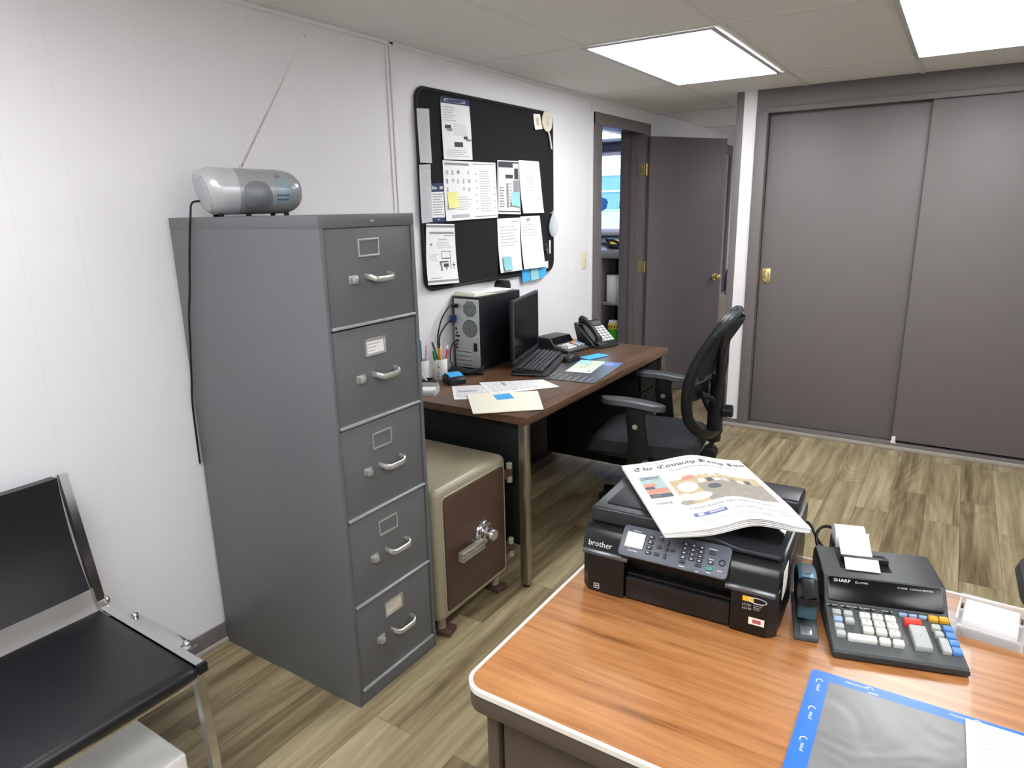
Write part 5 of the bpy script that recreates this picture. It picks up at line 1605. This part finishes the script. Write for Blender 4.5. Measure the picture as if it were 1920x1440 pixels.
# ------------------------------------------------------------------ printer
mat('pr_black', (13, 13, 14), 0.36, vary=0.03)
mat('pr_satin', (21, 22, 24), 0.28, vary=0.03)
mat('pr_lid', (38, 41, 46), 0.32, vary=0.03, bump=0.05, scale=500)  # lid lighter than the body: ceiling light's reflection put into its colour
mat('pr_trim', (88, 90, 93), 0.28, metal=0.4)
mat('pr_panel', (78, 82, 92), 0.38, vary=0.02)
mat('lcd_white', (236, 240, 244), 0.2, emit=((236, 242, 250), 0.75))
mat('btn_dark', (36, 38, 44), 0.4)
mat('btn_green', (40, 130, 110), 0.4)
mat('label_yellow', (232, 184, 46), 0.5)
mat('label_red', (200, 90, 96), 0.6)
PW, PDp = 0.388, 0.365
pr = thing('printer', 'black multifunction inkjet printer on the wood desk under the newspaper', 'printer', (1.7215, 0.0705, OZ + 0.0006), R(2.4))
YZ = frame((0, 0, 0), (0, 1, 0), (0, 0, 1))
h2, d2_ = PW / 2, PDp / 2
# lower half: side cheeks, recessed paper bay
m = MB()
m.prism(rrect_pts(PW, PDp - 0.03, 0.018), 0.0, 0.090, 'pr_black', Matrix.Translation((0, 0.015, 0)))
m.prism([(-h2, -d2_ + 0.04), (-h2, -d2_ + 0.016), (-h2 + 0.016, -d2_), (-0.100, -d2_), (-0.100, -d2_ + 0.04)], 0.002, 0.090, 'pr_black', None, 0.003)
m.prism([(0.112, -d2_ + 0.04), (0.112, -d2_), (h2 - 0.016, -d2_), (h2, -d2_ + 0.016), (h2, -d2_ + 0.04)], 0.002, 0.090, 'pr_black', None, 0.003)
m.bx(-0.098, 0.110, -d2_ + 0.004, -d2_ + 0.03, 0.004, 0.052, 'pr_satin', 0.003)
m.bx(-0.098, 0.110, -d2_ + 0.010, -d2_ + 0.03, 0.054, 0.060, 'pr_black', 0.001)
m.build('lower_body', pr)
# upper half with rounded shoulder
sh = [(d2_, 0.0925), (d2_, 0.132)]
sh += [(-d2_ + 0.040, 0.140), (-d2_ + 0.028, 0.138), (-d2_ + 0.018, 0.131), (-d2_ + 0.011, 0.118), (-d2_ + 0.006, 0.104), (-d2_ + 0.002, 0.0925)]
m = MB().prism(sh, -h2 + 0.001, h2 - 0.001, 'pr_satin', YZ, 0.004)
m.text('brother', 0.0165, 'white_print', frame((-0.180, -d2_ + 0.0046, 0.1030), (1, 0, 0), (0, 0.36, 0.933)), lift=0.0014)
m.build('upper_body', pr)
m = MB()
for (a, b) in ((-h2 + 0.004, -0.092), (0.100, h2 - 0.004)):
    m = MB().prism([(-d2_ - 0.003, 0.0865), (-d2_ + 0.006, 0.0865), (-d2_ + 0.006, 0.0965), (-d2_ + 0.000, 0.0955), (-d2_ - 0.003, 0.092)], a, b, 'pr_trim', YZ, 0.0012)
    m.build('front_trim', pr); m = MB()
# marks on the cheeks
FM = frame((0, -d2_ - 0.0004, 0), (1, 0, 0), (0, 0, 1))
m = MB().prism([(0.133, 0.069), (0.153, 0.069), (0.153, 0.079), (0.133, 0.079)], 0, 0.0004, 'label_yellow', FM)
m.tube([FM @ Vector((0.160 + 0.016 * math.cos(2 * PI * i / 24), 0.0735 + 0.0055 * math.sin(2 * PI * i / 24), 0.0004)) for i in range(24)], 0.0007, 'paper_grey', 4, closed=True)
m.text('LC101', 0.0062, 'white_print', FM @ Matrix.Translation((0.133, 0.060, 0.0005)))
m.text('LC103', 0.0062, 'white_print', FM @ Matrix.Translation((0.133, 0.0525, 0.0005)))
for i in range(4):
    m.bx(0.153, 0.170 - 0.002 * i, 0.0665 - 0.004 * i, 0.0678 - 0.004 * i, 0, 0.0004, 'ink_mid', M=FM)
m.build('cartridge_label', pr)
m = MB().prism([(0.146, 0.024), (0.174, 0.024), (0.174, 0.038), (0.146, 0.038)], 0, 0.0005, 'paper_cream', FM)
m.prism([(0.153, 0.027), (0.168, 0.027), (0.168, 0.035), (0.153, 0.035)], 0.0005, 0.0007, 'label_red', FM)
m.build('red_sticker', pr)
m = MB()
for (a, b, c, e) in ((-0.165, -0.153, 0.010, 0.0112), (-0.165, -0.153, 0.020, 0.0212), (-0.165, -0.1638, 0.010, 0.0212), (-0.1542, -0.153, 0.010, 0.0212), (-0.162, -0.156, 0.0145, 0.017)):
    m.bx(a, b, c, e, 0, 0.0004, 'paper_grey', M=FM)
m.build('front_emblem', pr)
m = MB().bx(h2 + 0.0002, h2 + 0.0008, -0.135, -0.085, 0.060, 0.118, 'paper_cream')
for i in range(5):
    m.bx(h2 + 0.0008, h2 + 0.001, -0.130, -0.092, 0.066 + 0.009 * i, 0.069 + 0.009 * i, 'ink_light')
m.build('side_label', pr)
# tilting control panel
CPF = frame((-0.003, -d2_ + 0.0145, 0.1245), (1, 0, 0), (0, 0.70, 0.714))
m = MB()
m.prism(rrect_pts(0.216, 0.066, 0.010), -0.012, 0.006, 'pr_black', CPF, 0.003)
m.prism(rrect_pts(0.214, 0.064, 0.009), 0.0061, 0.0085, 'pr_panel', CPF, 0.001)
panel = m.build('control_panel', pr)
m = MB().prism(rrect_pts(0.040, 0.0335, 0.002), 0.0086, 0.0090, 'black_gloss', CPF @ Matrix.Translation((-0.078, 0.003, 0)))
m.prism(rrect_pts(0.0365, 0.030, 0.001), 0.0091, 0.0094, 'lcd_white', CPF @ Matrix.Translation((-0.078, 0.003, 0)))
o = m.build('screen', panel); o['label'] = 'lit white screen'
def btn(x, y, w, h, mt='btn_dark', dot=False, name='button'):
    m = MB().prism(rrect_pts(w, h, min(w, h) * 0.35, 3), 0.0085, 0.0115, mt, CPF @ Matrix.Translation((x, y, 0)), 0.0008)
    if dot:
        m.prism([(-w * 0.16, -h * 0.2), (w * 0.16, -h * 0.2), (w * 0.16, h * 0.2), (-w * 0.16, h * 0.2)], 0.0115, 0.0118, 'paper_grey', CPF @ Matrix.Translation((x, y, 0)))
    m.build(name, panel)
for i in range(4):
    btn(-0.047, 0.016 - 0.0105 * i, 0.012, 0.0065, dot=True)
for (x, y, w, h) in ((-0.028, 0.016, 0.010, 0.006), (-0.028, 0.0005, 0.010, 0.006), (-0.030, -0.015, 0.010, 0.006), (-0.013, 0.012, 0.005, 0.011), (-0.013, -0.015, 0.005, 0.010), (-0.002, 0.0, 0.010, 0.005), (-0.013, -0.001, 0.007, 0.007)):
    btn(x, y, w, h)
for r_ in range(5):
    for c_ in range(3):
        if r_ == 4 and c_ == 1:
            continue
        btn(0.0215 + 0.0155 * c_, 0.018 - 0.0088 * r_, 0.0125, 0.0058, dot=(r_ < 4))
btn(0.0735, 0.013, 0.012, 0.006)
btn(0.0735, -0.006, 0.012, 0.007, dot=True)
btn(0.0735, -0.018, 0.012, 0.008, 'btn_green')
m = MB().tube([CPF @ Vector((0.094 + 0.0055 * math.cos(2 * PI * i / 20), -0.002 + 0.0055 * math.sin(2 * PI * i / 20), 0.0092)) for i in range(20)], 0.0011, 'btn_dark', 6, closed=True)
m.build('power_button', panel)
m = MB()
for (x, y, w) in ((0.0735, 0.020, 0.016), (0.0735, 0.0, 0.008), (0.092, -0.018, 0.008), (0.022, -0.026, 0.012), (0.052, -0.029, 0.006), (0.0735, -0.0255, 0.008), (-0.078, 0.022, 0.016), (-0.078, -0.019, 0.018), (-0.028, 0.0215, 0.006)):
    m.bx(x - w / 2, x + w / 2, y - 0.0008, y + 0.0008, 0.0086, 0.0088, 'paper_grey', M=CPF)
m.build('panel_print', panel)
# scanner lid and feeder cover: the right front dips into the outfeed
def lid_top(x):
    t_ = min(1, max(0, (x - 0.02) / 0.10))
    t_ = t_ * t_ * (3 - 2 * t_)
    return 0.174 - 0.022 * t_
poly = [(-h2 + 0.006, 0.141), (h2 - 0.006, 0.141), (h2 - 0.006, 0.152)] + [(h2 - 0.010 - i * 0.0168, lid_top(h2 - 0.010 - i * 0.0168)) for i in range(21)]
poly = [poly[0]] + [p for p in poly[1:] if p[0] > -h2 + 0.012] + [(-h2 + 0.010, 0.174), (-h2 + 0.006, 0.170)]
XZ_ = frame((0, 0, 0), (1, 0, 0), (0, 0, 1))      # h runs to -y
m = MB().prism(poly, -0.075, 0.146, 'pr_lid', XZ_, 0.005, 3)
m.bx(-h2 + 0.006, h2 - 0.006, 0.0755, 0.165, 0.141, 0.172, 'pr_lid', 0.008, 3)
m.build('scanner_lid', pr)
m = MB().bx(-h2 + 0.03, 0.03, -0.118, 0.055, 0.1742, 0.1765, 'pr_lid', 0.001)
m.build('feeder_cover', pr)
m = MB().bx(0.06, h2 - 0.014, -0.10, 0.05, 0.1525, 0.1545, 'black_gloss', 0.001)
m.build('outfeed_tray', pr)
m = MB().tube([(0.15, d2_ + 0.002, 0.05), (0.19, d2_ + 0.03, 0.07), (0.215, d2_ + 0.02, 0.04), (0.24, d2_ + 0.012, 0.012), (0.26, d2_ + 0.020, -0.03), (0.27, d2_ + 0.05, -0.25), (0.25, d2_ + 0.09, -0.5)], 0.0032, 'black_plastic', 8, smooth=6)
m.build('power_cord', pr)

# ------------------------------------------------------------------ newspaper
mat('newsprint', (236, 236, 234), 0.85, vary=0.01, scale=80)
mat('news_sky', (236, 232, 218), 0.85, vary=0.05, scale=30)
mat('news_tan', (202, 184, 148), 0.85, vary=0.15, scale=60)
mat('news_road', (164, 158, 148), 0.85, vary=0.1, scale=60)
mat('news_blue', (108, 122, 168), 0.85)
mat('news_red', (222, 150, 134), 0.85)
mat('news_teal', (176, 198, 198), 0.85)
mat('news_dark', (96, 104, 112), 0.85)
NPW, NPL = 0.282, 0.345
news = thing('newspaper', 'folded newspaper lying askew on top of the black printer', 'newspaper', (1.7345, 0.0640, 0.929))
na = R(37.0)
nu = Vector((math.cos(na), math.sin(na), 0)); nv = Vector((math.sin(na), -math.cos(na), 0))
def npf(u, v, up=0.0):
    """u right across the page, v down the page, both 0..1."""
    s, t_ = (u - 0.5) * NPW, (v - 0.5) * NPL
    p = nu * s + nv * t_
    hump = 0.017 * math.exp(-((u - 0.60) / 0.20) ** 2) * (0.65 + 0.35 * v)
    rise = 0.004 * math.sin(PI * u) + 0.005 * math.exp(-((u - 0.45) / 0.3) ** 2) * (1 - v)
    # printer top below: keep clear of the lid
    droop = -0.007 * max(0, v - 0.75) * 4 * max(0, u - 0.8) * 5
    return Vector((p.x, p.y, hump + rise + droop + up + 0.002))
m = MB()
m.grid(lambda u, v: npf(u, 1 - v, 0.0105), 64, 64, 'newsprint', 0.0012)
for k_ in range(1, 5):
    m.grid(lambda u, v, k_=k_: npf(u * (1 - 0.004 * k_) + 0.002 * k_, (1 - v) * (1 - 0.003 * (k_ % 2)) + (0.008 if k_ == 3 else 0), 0.0105 - 0.0021 * k_ - 0.0016 * k_ * math.sin(PI * u)), 20, 4, 'newsprint', 0.0010)
front_page = m.build('pages', news)
m = MB()
Pn = lambda p, u, v, lift=0.0006: npf(u + p[0] / NPW, v - p[1] / NPL, 0.0108 + lift)
def block(u0, u1, v0, v1, mt, lift=0.0, n=8):
    m.grid(lambda a, b: npf(u0 + (u1 - u0) * a, v1 + (v0 - v1) * b, 0.0109 + lift), max(n, 10), n, mt)
def words_(s, u, v, size, mt='ink', sx=1.0):
    V, F, w = text_geo(s)
    m.add([Vector((q.x * size * sx, q.y * size, 0)) for q in V], F, mt, None, lambda p: Pn(p, u, v))
# masthead drawn with a broad nib
GL = {
 'T': [[(0.05, 0.92), (0.35, 1.0), (0.75, 0.9), (0.95, 1.0)], [(0.22, 0.85), (0.08, 0.5), (0.22, 0.1), (0.6, 0.02), (0.85, 0.18)], [(0.52, 0.92), (0.52, 0.25)]],
 'h': [[(0.15, 1.0), (0.15, 0.05), (0.25, 0.0)], [(0.15, 0.5), (0.35, 0.66), (0.55, 0.55), (0.55, 0.1), (0.42, -0.15)]],
 'e': [[(0.15, 0.32), (0.5, 0.45), (0.42, 0.65), (0.12, 0.5), (0.15, 0.1), (0.35, 0.0), (0.55, 0.12)]],
 'C': [[(0.85, 0.85), (0.55, 1.0), (0.2, 0.85), (0.08, 0.5), (0.2, 0.12), (0.5, 0.0), (0.88, 0.15)], [(0.48, 0.9), (0.42, 0.12)], [(0.85, 1.0), (0.8, 0.7)]],
 'o': [[(0.3, 0.66), (0.1, 0.5), (0.1, 0.12), (0.3, 0.0), (0.52, 0.12), (0.52, 0.5), (0.3, 0.66)]],
 'n': [[(0.05, 0.6), (0.15, 0.64), (0.15, 0.02)], [(0.15, 0.48), (0.4, 0.66), (0.5, 0.55), (0.5, 0.02), (0.6, 0.06)]],
 'w': [[(0.1, 0.68), (0.12, 0.08), (0.26, 0.0), (0.42, 0.12), (0.42, 0.62)], [(0.42, 0.12), (0.58, 0.0), (0.76, 0.12), (0.76, 0.64)]],
 'a': [[(0.1, 0.55), (0.32, 0.66), (0.48, 0.55), (0.48, 0.06), (0.58, 0.04)], [(0.48, 0.38), (0.15, 0.3), (0.1, 0.1), (0.25, 0.0), (0.48, 0.14)]],
 'y': [[(0.12, 0.68), (0.12, 0.1), (0.3, 0.0), (0.5, 0.12)], [(0.5, 0.66), (0.5, -0.1), (0.3, -0.3), (0.08, -0.22)]],
 'D': [[(0.1, 0.95), (0.5, 1.0), (0.82, 0.75), (0.85, 0.35), (0.55, 0.02), (0.1, 0.08)], [(0.3, 0.95), (0.22, 0.5), (0.32, 0.08)], [(0.5, 0.8), (0.5, 0.2)]],
 'i': [[(0.08, 0.6), (0.18, 0.64), (0.18, 0.06), (0.28, 0.02)], [(0.14, 0.85), (0.22, 0.92)]],
 'l': [[(0.15, 1.0), (0.15, 0.06), (0.28, 0.0)]],
 'S': [[(0.82, 0.85), (0.5, 1.0), (0.2, 0.82), (0.3, 0.58), (0.7, 0.45), (0.8, 0.2), (0.5, 0.0), (0.12, 0.15)], [(0.42, 0.9), (0.5, 0.1)]],
 'u': [[(0.06, 0.62), (0.15, 0.62), (0.15, 0.1), (0.3, 0.0), (0.5, 0.14)], [(0.5, 0.66), (0.5, 0.04), (0.6, 0.02)]],
}
def masthead(s, u, v, size, mt):
    x = 0.0
    nx, ny = 0.075, 0.058
    for ch_ in s:
        if ch_ == ' ':
            x += 0.42; continue
        wmax = 0
        for st in GL[ch_]:
            pts = [p for p in catmull([(a, b, 0) for a, b in st], 4)]
            V, F = [], []
            for p in pts:
                V.append(((x + p.x - nx) * size, (p.y - ny) * size, 0)); V.append(((x + p.x + nx) * size, (p.y + ny) * size, 0))
                wmax = max(wmax, p.x)
            for i in range(len(pts) - 1):
                F.append((2 * i, 2 * i + 1, 2 * i + 3, 2 * i + 2))
            m.add(V, F, mt, None, lambda p: Pn(p, u, v))
        x += wmax + 0.16
    return x * size
masthead('The Conway Daily Sun', 0.075, 0.135, 0.0178, 'ink')
words_('LOCALLY OWNED NEWSPAPER IN CONWAY, NEW HAMPSHIRE', 0.09, 0.052, 0.0056, 'news_dark')
words_('Murphy Bill the center of hope for rail', 0.33, 0.205, 0.0105, 'news_dark', 0.95)
words_('TUESDAY', 0.08, 0.205, 0.0080, 'ink_light')
block(0.065, 0.235, 0.235, 0.335, 'news_teal'); block(0.075, 0.225, 0.25, 0.262, 'news_dark', 0.0002, 3); block(0.075, 0.21, 0.275, 0.285, 'news_dark', 0.0002, 3)
block(0.065, 0.235, 0.337, 0.395, 'news_teal'); block(0.065, 0.16, 0.35, 0.395, 'news_red', 0.0002, 4)
block(0.065, 0.235, 0.397, 0.43, 'news_dark'); block(0.14, 0.235, 0.397, 0.43, 'news_teal', 0.0002, 4)
block(0.065, 0.235, 0.432, 0.50, 'news_red'); block(0.065, 0.235, 0.505, 0.56, 'news_dark')
words_('NEWS', 0.085, 0.54, 0.006, 'paper_grey')
words_('INSIDE', 0.075, 0.655, 0.0135, 'ink', 0.85)
# the front page picture: pale sky, tan hills, road, a white round and parked shapes
block(0.27, 0.95, 0.235, 0.35, 'news_sky'); block(0.27, 0.95, 0.33, 0.70, 'news_tan', -0.0001, 14)
block(0.45, 0.95, 0.46, 0.70, 'news_road', 0.0001, 12)
def blob(u, v, ru, rv, mt, lift=0.0003, n=18):
    V = [(u, v)] + [(u + ru * math.cos(2 * PI * i / n), v + rv * math.sin(2 * PI * i / n)) for i in range(n)]
    m.add([npf(a, b, 0.0109 + lift) for a, b in V], [(0, 1 + (i + 1) % n, 1 + i) for i in range(n)], mt)
blob(0.37, 0.47, 0.075, 0.07, 'newsprint'); blob(0.40, 0.62, 0.09, 0.05, 'news_sky'); blob(0.31, 0.60, 0.045, 0.05, 'news_sky'); blob(0.29, 0.67, 0.05, 0.03, 'news_road')
blob(0.42, 0.345, 0.05, 0.03, 'news_red'); blob(0.60, 0.33, 0.2, 0.045, 'news_sky', 0.0001)
for i in range(7):
    block(0.47 + 0.06 * i, 0.515 + 0.06 * i, 0.40 + 0.006 * (i % 3), 0.455, ('newsprint', 'news_dark', 'newsprint', 'paper_grey', 'ink_mid', 'newsprint', 'news_dark')[i], 0.0004, 3)
blob(0.55, 0.53, 0.05, 0.035, 'news_dark', 0.0004)
words_('School district eyes expanded pre-k', 0.27, 0.765, 0.0118, 'news_dark', 1.0)
block(0.27, 0.50, 0.815, 0.855, 'news_blue'); block(0.30, 0.34, 0.822, 0.848, 'newsprint', 0.0002, 3); block(0.38, 0.48, 0.825, 0.840, 'paper_grey', 0.0002, 3)
words_('WHITTEMORES', 0.55, 0.85, 0.0085, 'news_dark'); words_('Route 16, North Conway', 0.57, 0.885, 0.0055, 'ink_light')
block(0.78, 0.93, 0.825, 0.845, 'paper_grey'); block(0.86, 0.96, 0.86, 0.885, 'paper_grey')
words_('Free', 0.07, 0.93, 0.006, 'ink_light')
for i in range(3):
    for k_ in range(5):
        block(0.30 + 0.10 * k_, 0.375 + 0.10 * k_ + 0.01 * (i - k_ % 2), 0.896 + 0.014 * i, 0.901 + 0.014 * i, 'ink_light', 0.0003, 2)
m.build('front_page_print', news)

# ------------------------------------------------------------------ stapler
mat('st_black', (22, 23, 26), 0.35); mat('st_teal', (52, 84, 92), 0.35); mat('st_blue', (76, 122, 140), 0.3); mat('st_base', (70, 80, 84), 0.4)
st = thing('stapler', 'upright black and teal stapler between printer and adding machine', 'stapler', (1.952, 0.012, OZ + 0.0006), R(13))
# local: y = -0.085 nose (towards the viewer) .. 0.07 hinge
XZs = frame((0, 0, 0), (0, 1, 0), (0, 0, 1))
MB().bx(-0.021, 0.021, -0.088, 0.070, 0.0, 0.010, 'st_base', 0.003).build('base', st)
MB().bx(-0.010, 0.010, -0.083, -0.055, 0.0101, 0.0125, 'satin_metal', 0.001).build('anvil', st)
MB().prism([(0.072, 0.008), (0.072, 0.045), (0.03, 0.058), (-0.055, 0.062), (-0.058, 0.030), (-0.02, 0.020), (0.03, 0.0105)], -0.0165, 0.0165, 'st_teal', XZs, 0.004).build('magazine', st)
def st_top(u, v):
    y = -0.064 + 0.138 * v
    w = 0.021 - 0.003 * abs(2 * v - 1) ** 3
    x = -w + 2 * w * u
    z = 0.060 + 0.032 * (max(0, math.sin(PI * (0.18 + 0.72 * v))) ** 0.8) * (max(0, 1 - (2 * u - 1) ** 4) ** 0.4)
    return (x, y, z)
MB().grid(st_top, 12, 18, 'st_black', 0.022).build('handle', st)
m = MB()
m.grid(lambda u, v: Vector(st_top(0.12 + 0.76 * u, 0.34 + 0.56 * v)) + Vector((0, 0, 0.0012)), 8, 10, 'st_blue', 0.001)
G = [Vector(st_top(0.5 + 0.27 * math.cos(2 * PI * i / 24), 0.58 + 0.17 * math.sin(2 * PI * i / 24))) + Vector((0, 0, 0.0022)) for i in range(24)]
cc = sum(G, Vector()) / 24 + Vector((0, 0, 0.001))
m.add([cc] + G, [(0, 1 + i, 1 + (i + 1) % 24) for i in range(24)], 'grey_plastic')
m.build('thumb_pad', st)

# ------------------------------------------------------------------ adding machine with paper roll
am = adding_machine('adding_machine', 'large grey printing adding machine with white paper roll on the wood desk', (2.1215, -0.070, OZ + 0.0006), R(16.5))
m = MB().tube([(-0.085, 0.300, 0.030), (-0.098, 0.325, 0.072), (-0.085, 0.345, 0.090), (-0.06, 0.352, 0.082), (-0.04, 0.356, 0.02), (-0.03, 0.37, -0.10), (-0.03, 0.375, -0.4)], 0.0035, 'black_plastic', 8, smooth=6)
m.build('power_cord', am)

# ------------------------------------------------------------------ memo box
mb_ = thing('memo_box', 'clear plastic memo holder with white note paper on the wood desk at the right', 'memo holder', (2.2530, 0.140, OZ + 0.0006), R(-5))
m = MB()
bw, bd = 0.052, 0.052
m.bx(-bw, bw, -bd, bd, 0, 0.003, 'clear_acrylic').bx(-bw, -bw + 0.003, -bd, bd, 0.003, 0.034, 'clear_acrylic').bx(bw - 0.003, bw, -bd, bd, 0.003, 0.034, 'clear_acrylic')
m.bx(-bw + 0.003, bw - 0.003, -bd, -bd + 0.003, 0.003, 0.020, 'clear_acrylic').bx(-bw + 0.003, bw - 0.003, bd - 0.003, bd, 0.003, 0.034, 'clear_acrylic')
m.build('tray', mb_)
m = MB().bx(-bw + 0.010, bw - 0.010, -bd + 0.012, bd - 0.010, 0.0035, 0.028, 'paper', 0.0005)
m.build('note_paper', mb_)
m = MB().bx(-bw + 0.002, bw - 0.002, -0.012, -0.008, 0.0285, 0.0305, 'clear_acrylic', 0.0005)
for x in (-bw + 0.006, bw - 0.006):
    m.box((x, 0.006, 0.0305), (0.004, 0.016, 0.004), 'black_plastic', 0.001)
m.build('paper_clamp', mb_)
MB().bx(-bw + 0.004, bw - 0.004, -bd + 0.0035, -bd + 0.010, 0.003, 0.012, 'grey_plastic', 0.001).build('front_strip', mb_)

# ------------------------------------------------------------------ blue desk pad with papers
mat('pad_blue', (34, 110, 224), 0.32, vary=0.03)
mat('pad_grey', (140, 140, 138), 0.30, vary=0.03, scale=10)
def crumple():
    m = bpy.data.materials.new('crumpled_sheet'); m.use_nodes = True
    nt = m.node_tree; b = nt.nodes['Principled BSDF']
    b.inputs['Base Color'].default_value = lin((118, 119, 118)); b.inputs['Roughness'].default_value = 0.32
    tc = nt.nodes.new('ShaderNodeTexCoord')
    n1 = node(nt, 'ShaderNodeTexNoise', Scale=7.0, Detail=2.0, Distortion=0.8)
    nt.links.new(tc.outputs['Object'], n1.inputs['Vector'])
    bp = nt.nodes.new('ShaderNodeBump'); bp.inputs['Strength'].default_value = 0.3; bp.inputs['Distance'].default_value = 0.02
    nt.links.new(n1.outputs['Fac'], bp.inputs['Height']); nt.links.new(bp.outputs['Normal'], b.inputs['Normal'])
    MATS['crumpled_sheet'] = m
crumple()
dp = thing('desk_pad', 'blue bordered desk pad with a grey middle at the front of the wood desk', 'desk pad', (2.235, -0.3065, OZ + 0.0006), R(0.8))
pw, pd_ = 0.475, 0.322
MB().prism(rrect_pts(pw, pd_, 0.010), 0, 0.0022, 'pad_blue').build('mat', dp)
def wr(u, v):
    x = -pw / 2 + 0.030 + (pw - 0.06) * u; y = -pd_ / 2 + 0.024 + (pd_ - 0.048) * v
    return (x, y, 0.0030 + 0.0012 * math.sin(9 * u + 4 * v) * math.sin(5 * v - 3 * u + 1) * math.sin(PI * u) * math.sin(PI * v))
MB().grid(wr, 40, 28, 'crumpled_sheet', 0.0004).build('clear_sheet', dp)
for k_ in range(3):
    m = MB()
    m.text('PRESSROOM', 0.0062, 'paper', Matrix.Translation((-0.185 + 0.148 * k_, pd_ / 2 - 0.012, 0.0024)) )
    m.tube([(-0.185 + 0.148 * k_ + 0.036 + 0.006 * math.cos(R(a)), pd_ / 2 - 0.011 + 0.006 * math.sin(R(a)), 0.0025) for a in range(0, 200, 20)], 0.0007, 'paper', 4)
    m.bx(-0.185 + 0.148 * k_ + 0.035, -0.185 + 0.148 * k_ + 0.05, pd_ / 2 - 0.020, pd_ / 2 - 0.018, 0.0022, 0.0025, 'paper')
    m.build('border_print', dp)
for k_ in range(3):
    m = MB()
    y = 0.105 - 0.075 * k_
    m.text('press', 0.0085, 'paper', frame((-pw / 2 + 0.018, y, 0.0024), (0, 1, 0), (-1, 0, 0)))
    m.tube([(-pw / 2 + 0.016 + 0.005 * math.cos(R(a)), y + 0.026 + 0.006 * math.sin(R(a)), 0.0025) for a in range(20, 240, 20)], 0.0008, 'paper', 4)
    m.build('border_print', dp)
t = flat('document', 'white printed form lying on the blue desk pad at the bottom right picture corner', 'paper', [(2.216, -0.158), (2.425, -0.155), (2.425, -0.430), (2.222, -0.432)], OZ + 0.0056, 'paper', lines(0.08, 0.92, 0.04, 0.95, 22, 'ink_light'), 0.0006)
# ------------------------------------------------------------------ daylight outside, camera, view
wd_ = bpy.data.worlds.new('World'); scene.world = wd_
wd_.use_nodes = True
bg = wd_.node_tree.nodes['Background']
sky = wd_.node_tree.nodes.new('ShaderNodeTexSky')
sky.sky_type = 'HOSEK_WILKIE'
sky.turbidity = 3.0
sky.sun_direction = (-0.3, -0.2, 0.35)
wd_.node_tree.links.new(sky.outputs['Color'], bg.inputs['Color'])
bg.inputs['Strength'].default_value = 24.0

cam = bpy.data.cameras.new('Camera')
cam.sensor_fit = 'HORIZONTAL'
cam.sensor_width = 36.0
cam.lens = 36.0 * 1279.3 / 1920.0
cam.clip_start = 0.02
cam.clip_end = 300
co = bpy.data.objects.new('Camera', cam)
COL.objects.link(co)
yaw, pitch, roll = -0.57751, 0.25124, -0.02078
f = Vector((math.sin(yaw) * math.cos(pitch), math.cos(yaw) * math.cos(pitch), -math.sin(pitch)))
r = Vector((math.cos(yaw), -math.sin(yaw), 0)); u = r.cross(f)
c_, s_ = math.cos(roll), math.sin(roll)
r, u = c_ * r + s_ * u, -s_ * r + c_ * u
M = Matrix((r, u, -f)).transposed().to_4x4()
M.translation = Vector((2.12407, -1.27449, 1.52876))
co.matrix_world = M
scene.camera = co
vs = scene.view_settings
vs.view_transform = 'Standard'
vs.look = 'None'
vs.gamma = 1.0
vs.use_curve_mapping = False
vs.exposure = 0.14
scene.cycles.max_bounces = 8
scene.cycles.diffuse_bounces = 5
scene.cycles.transparent_max_bounces = 12
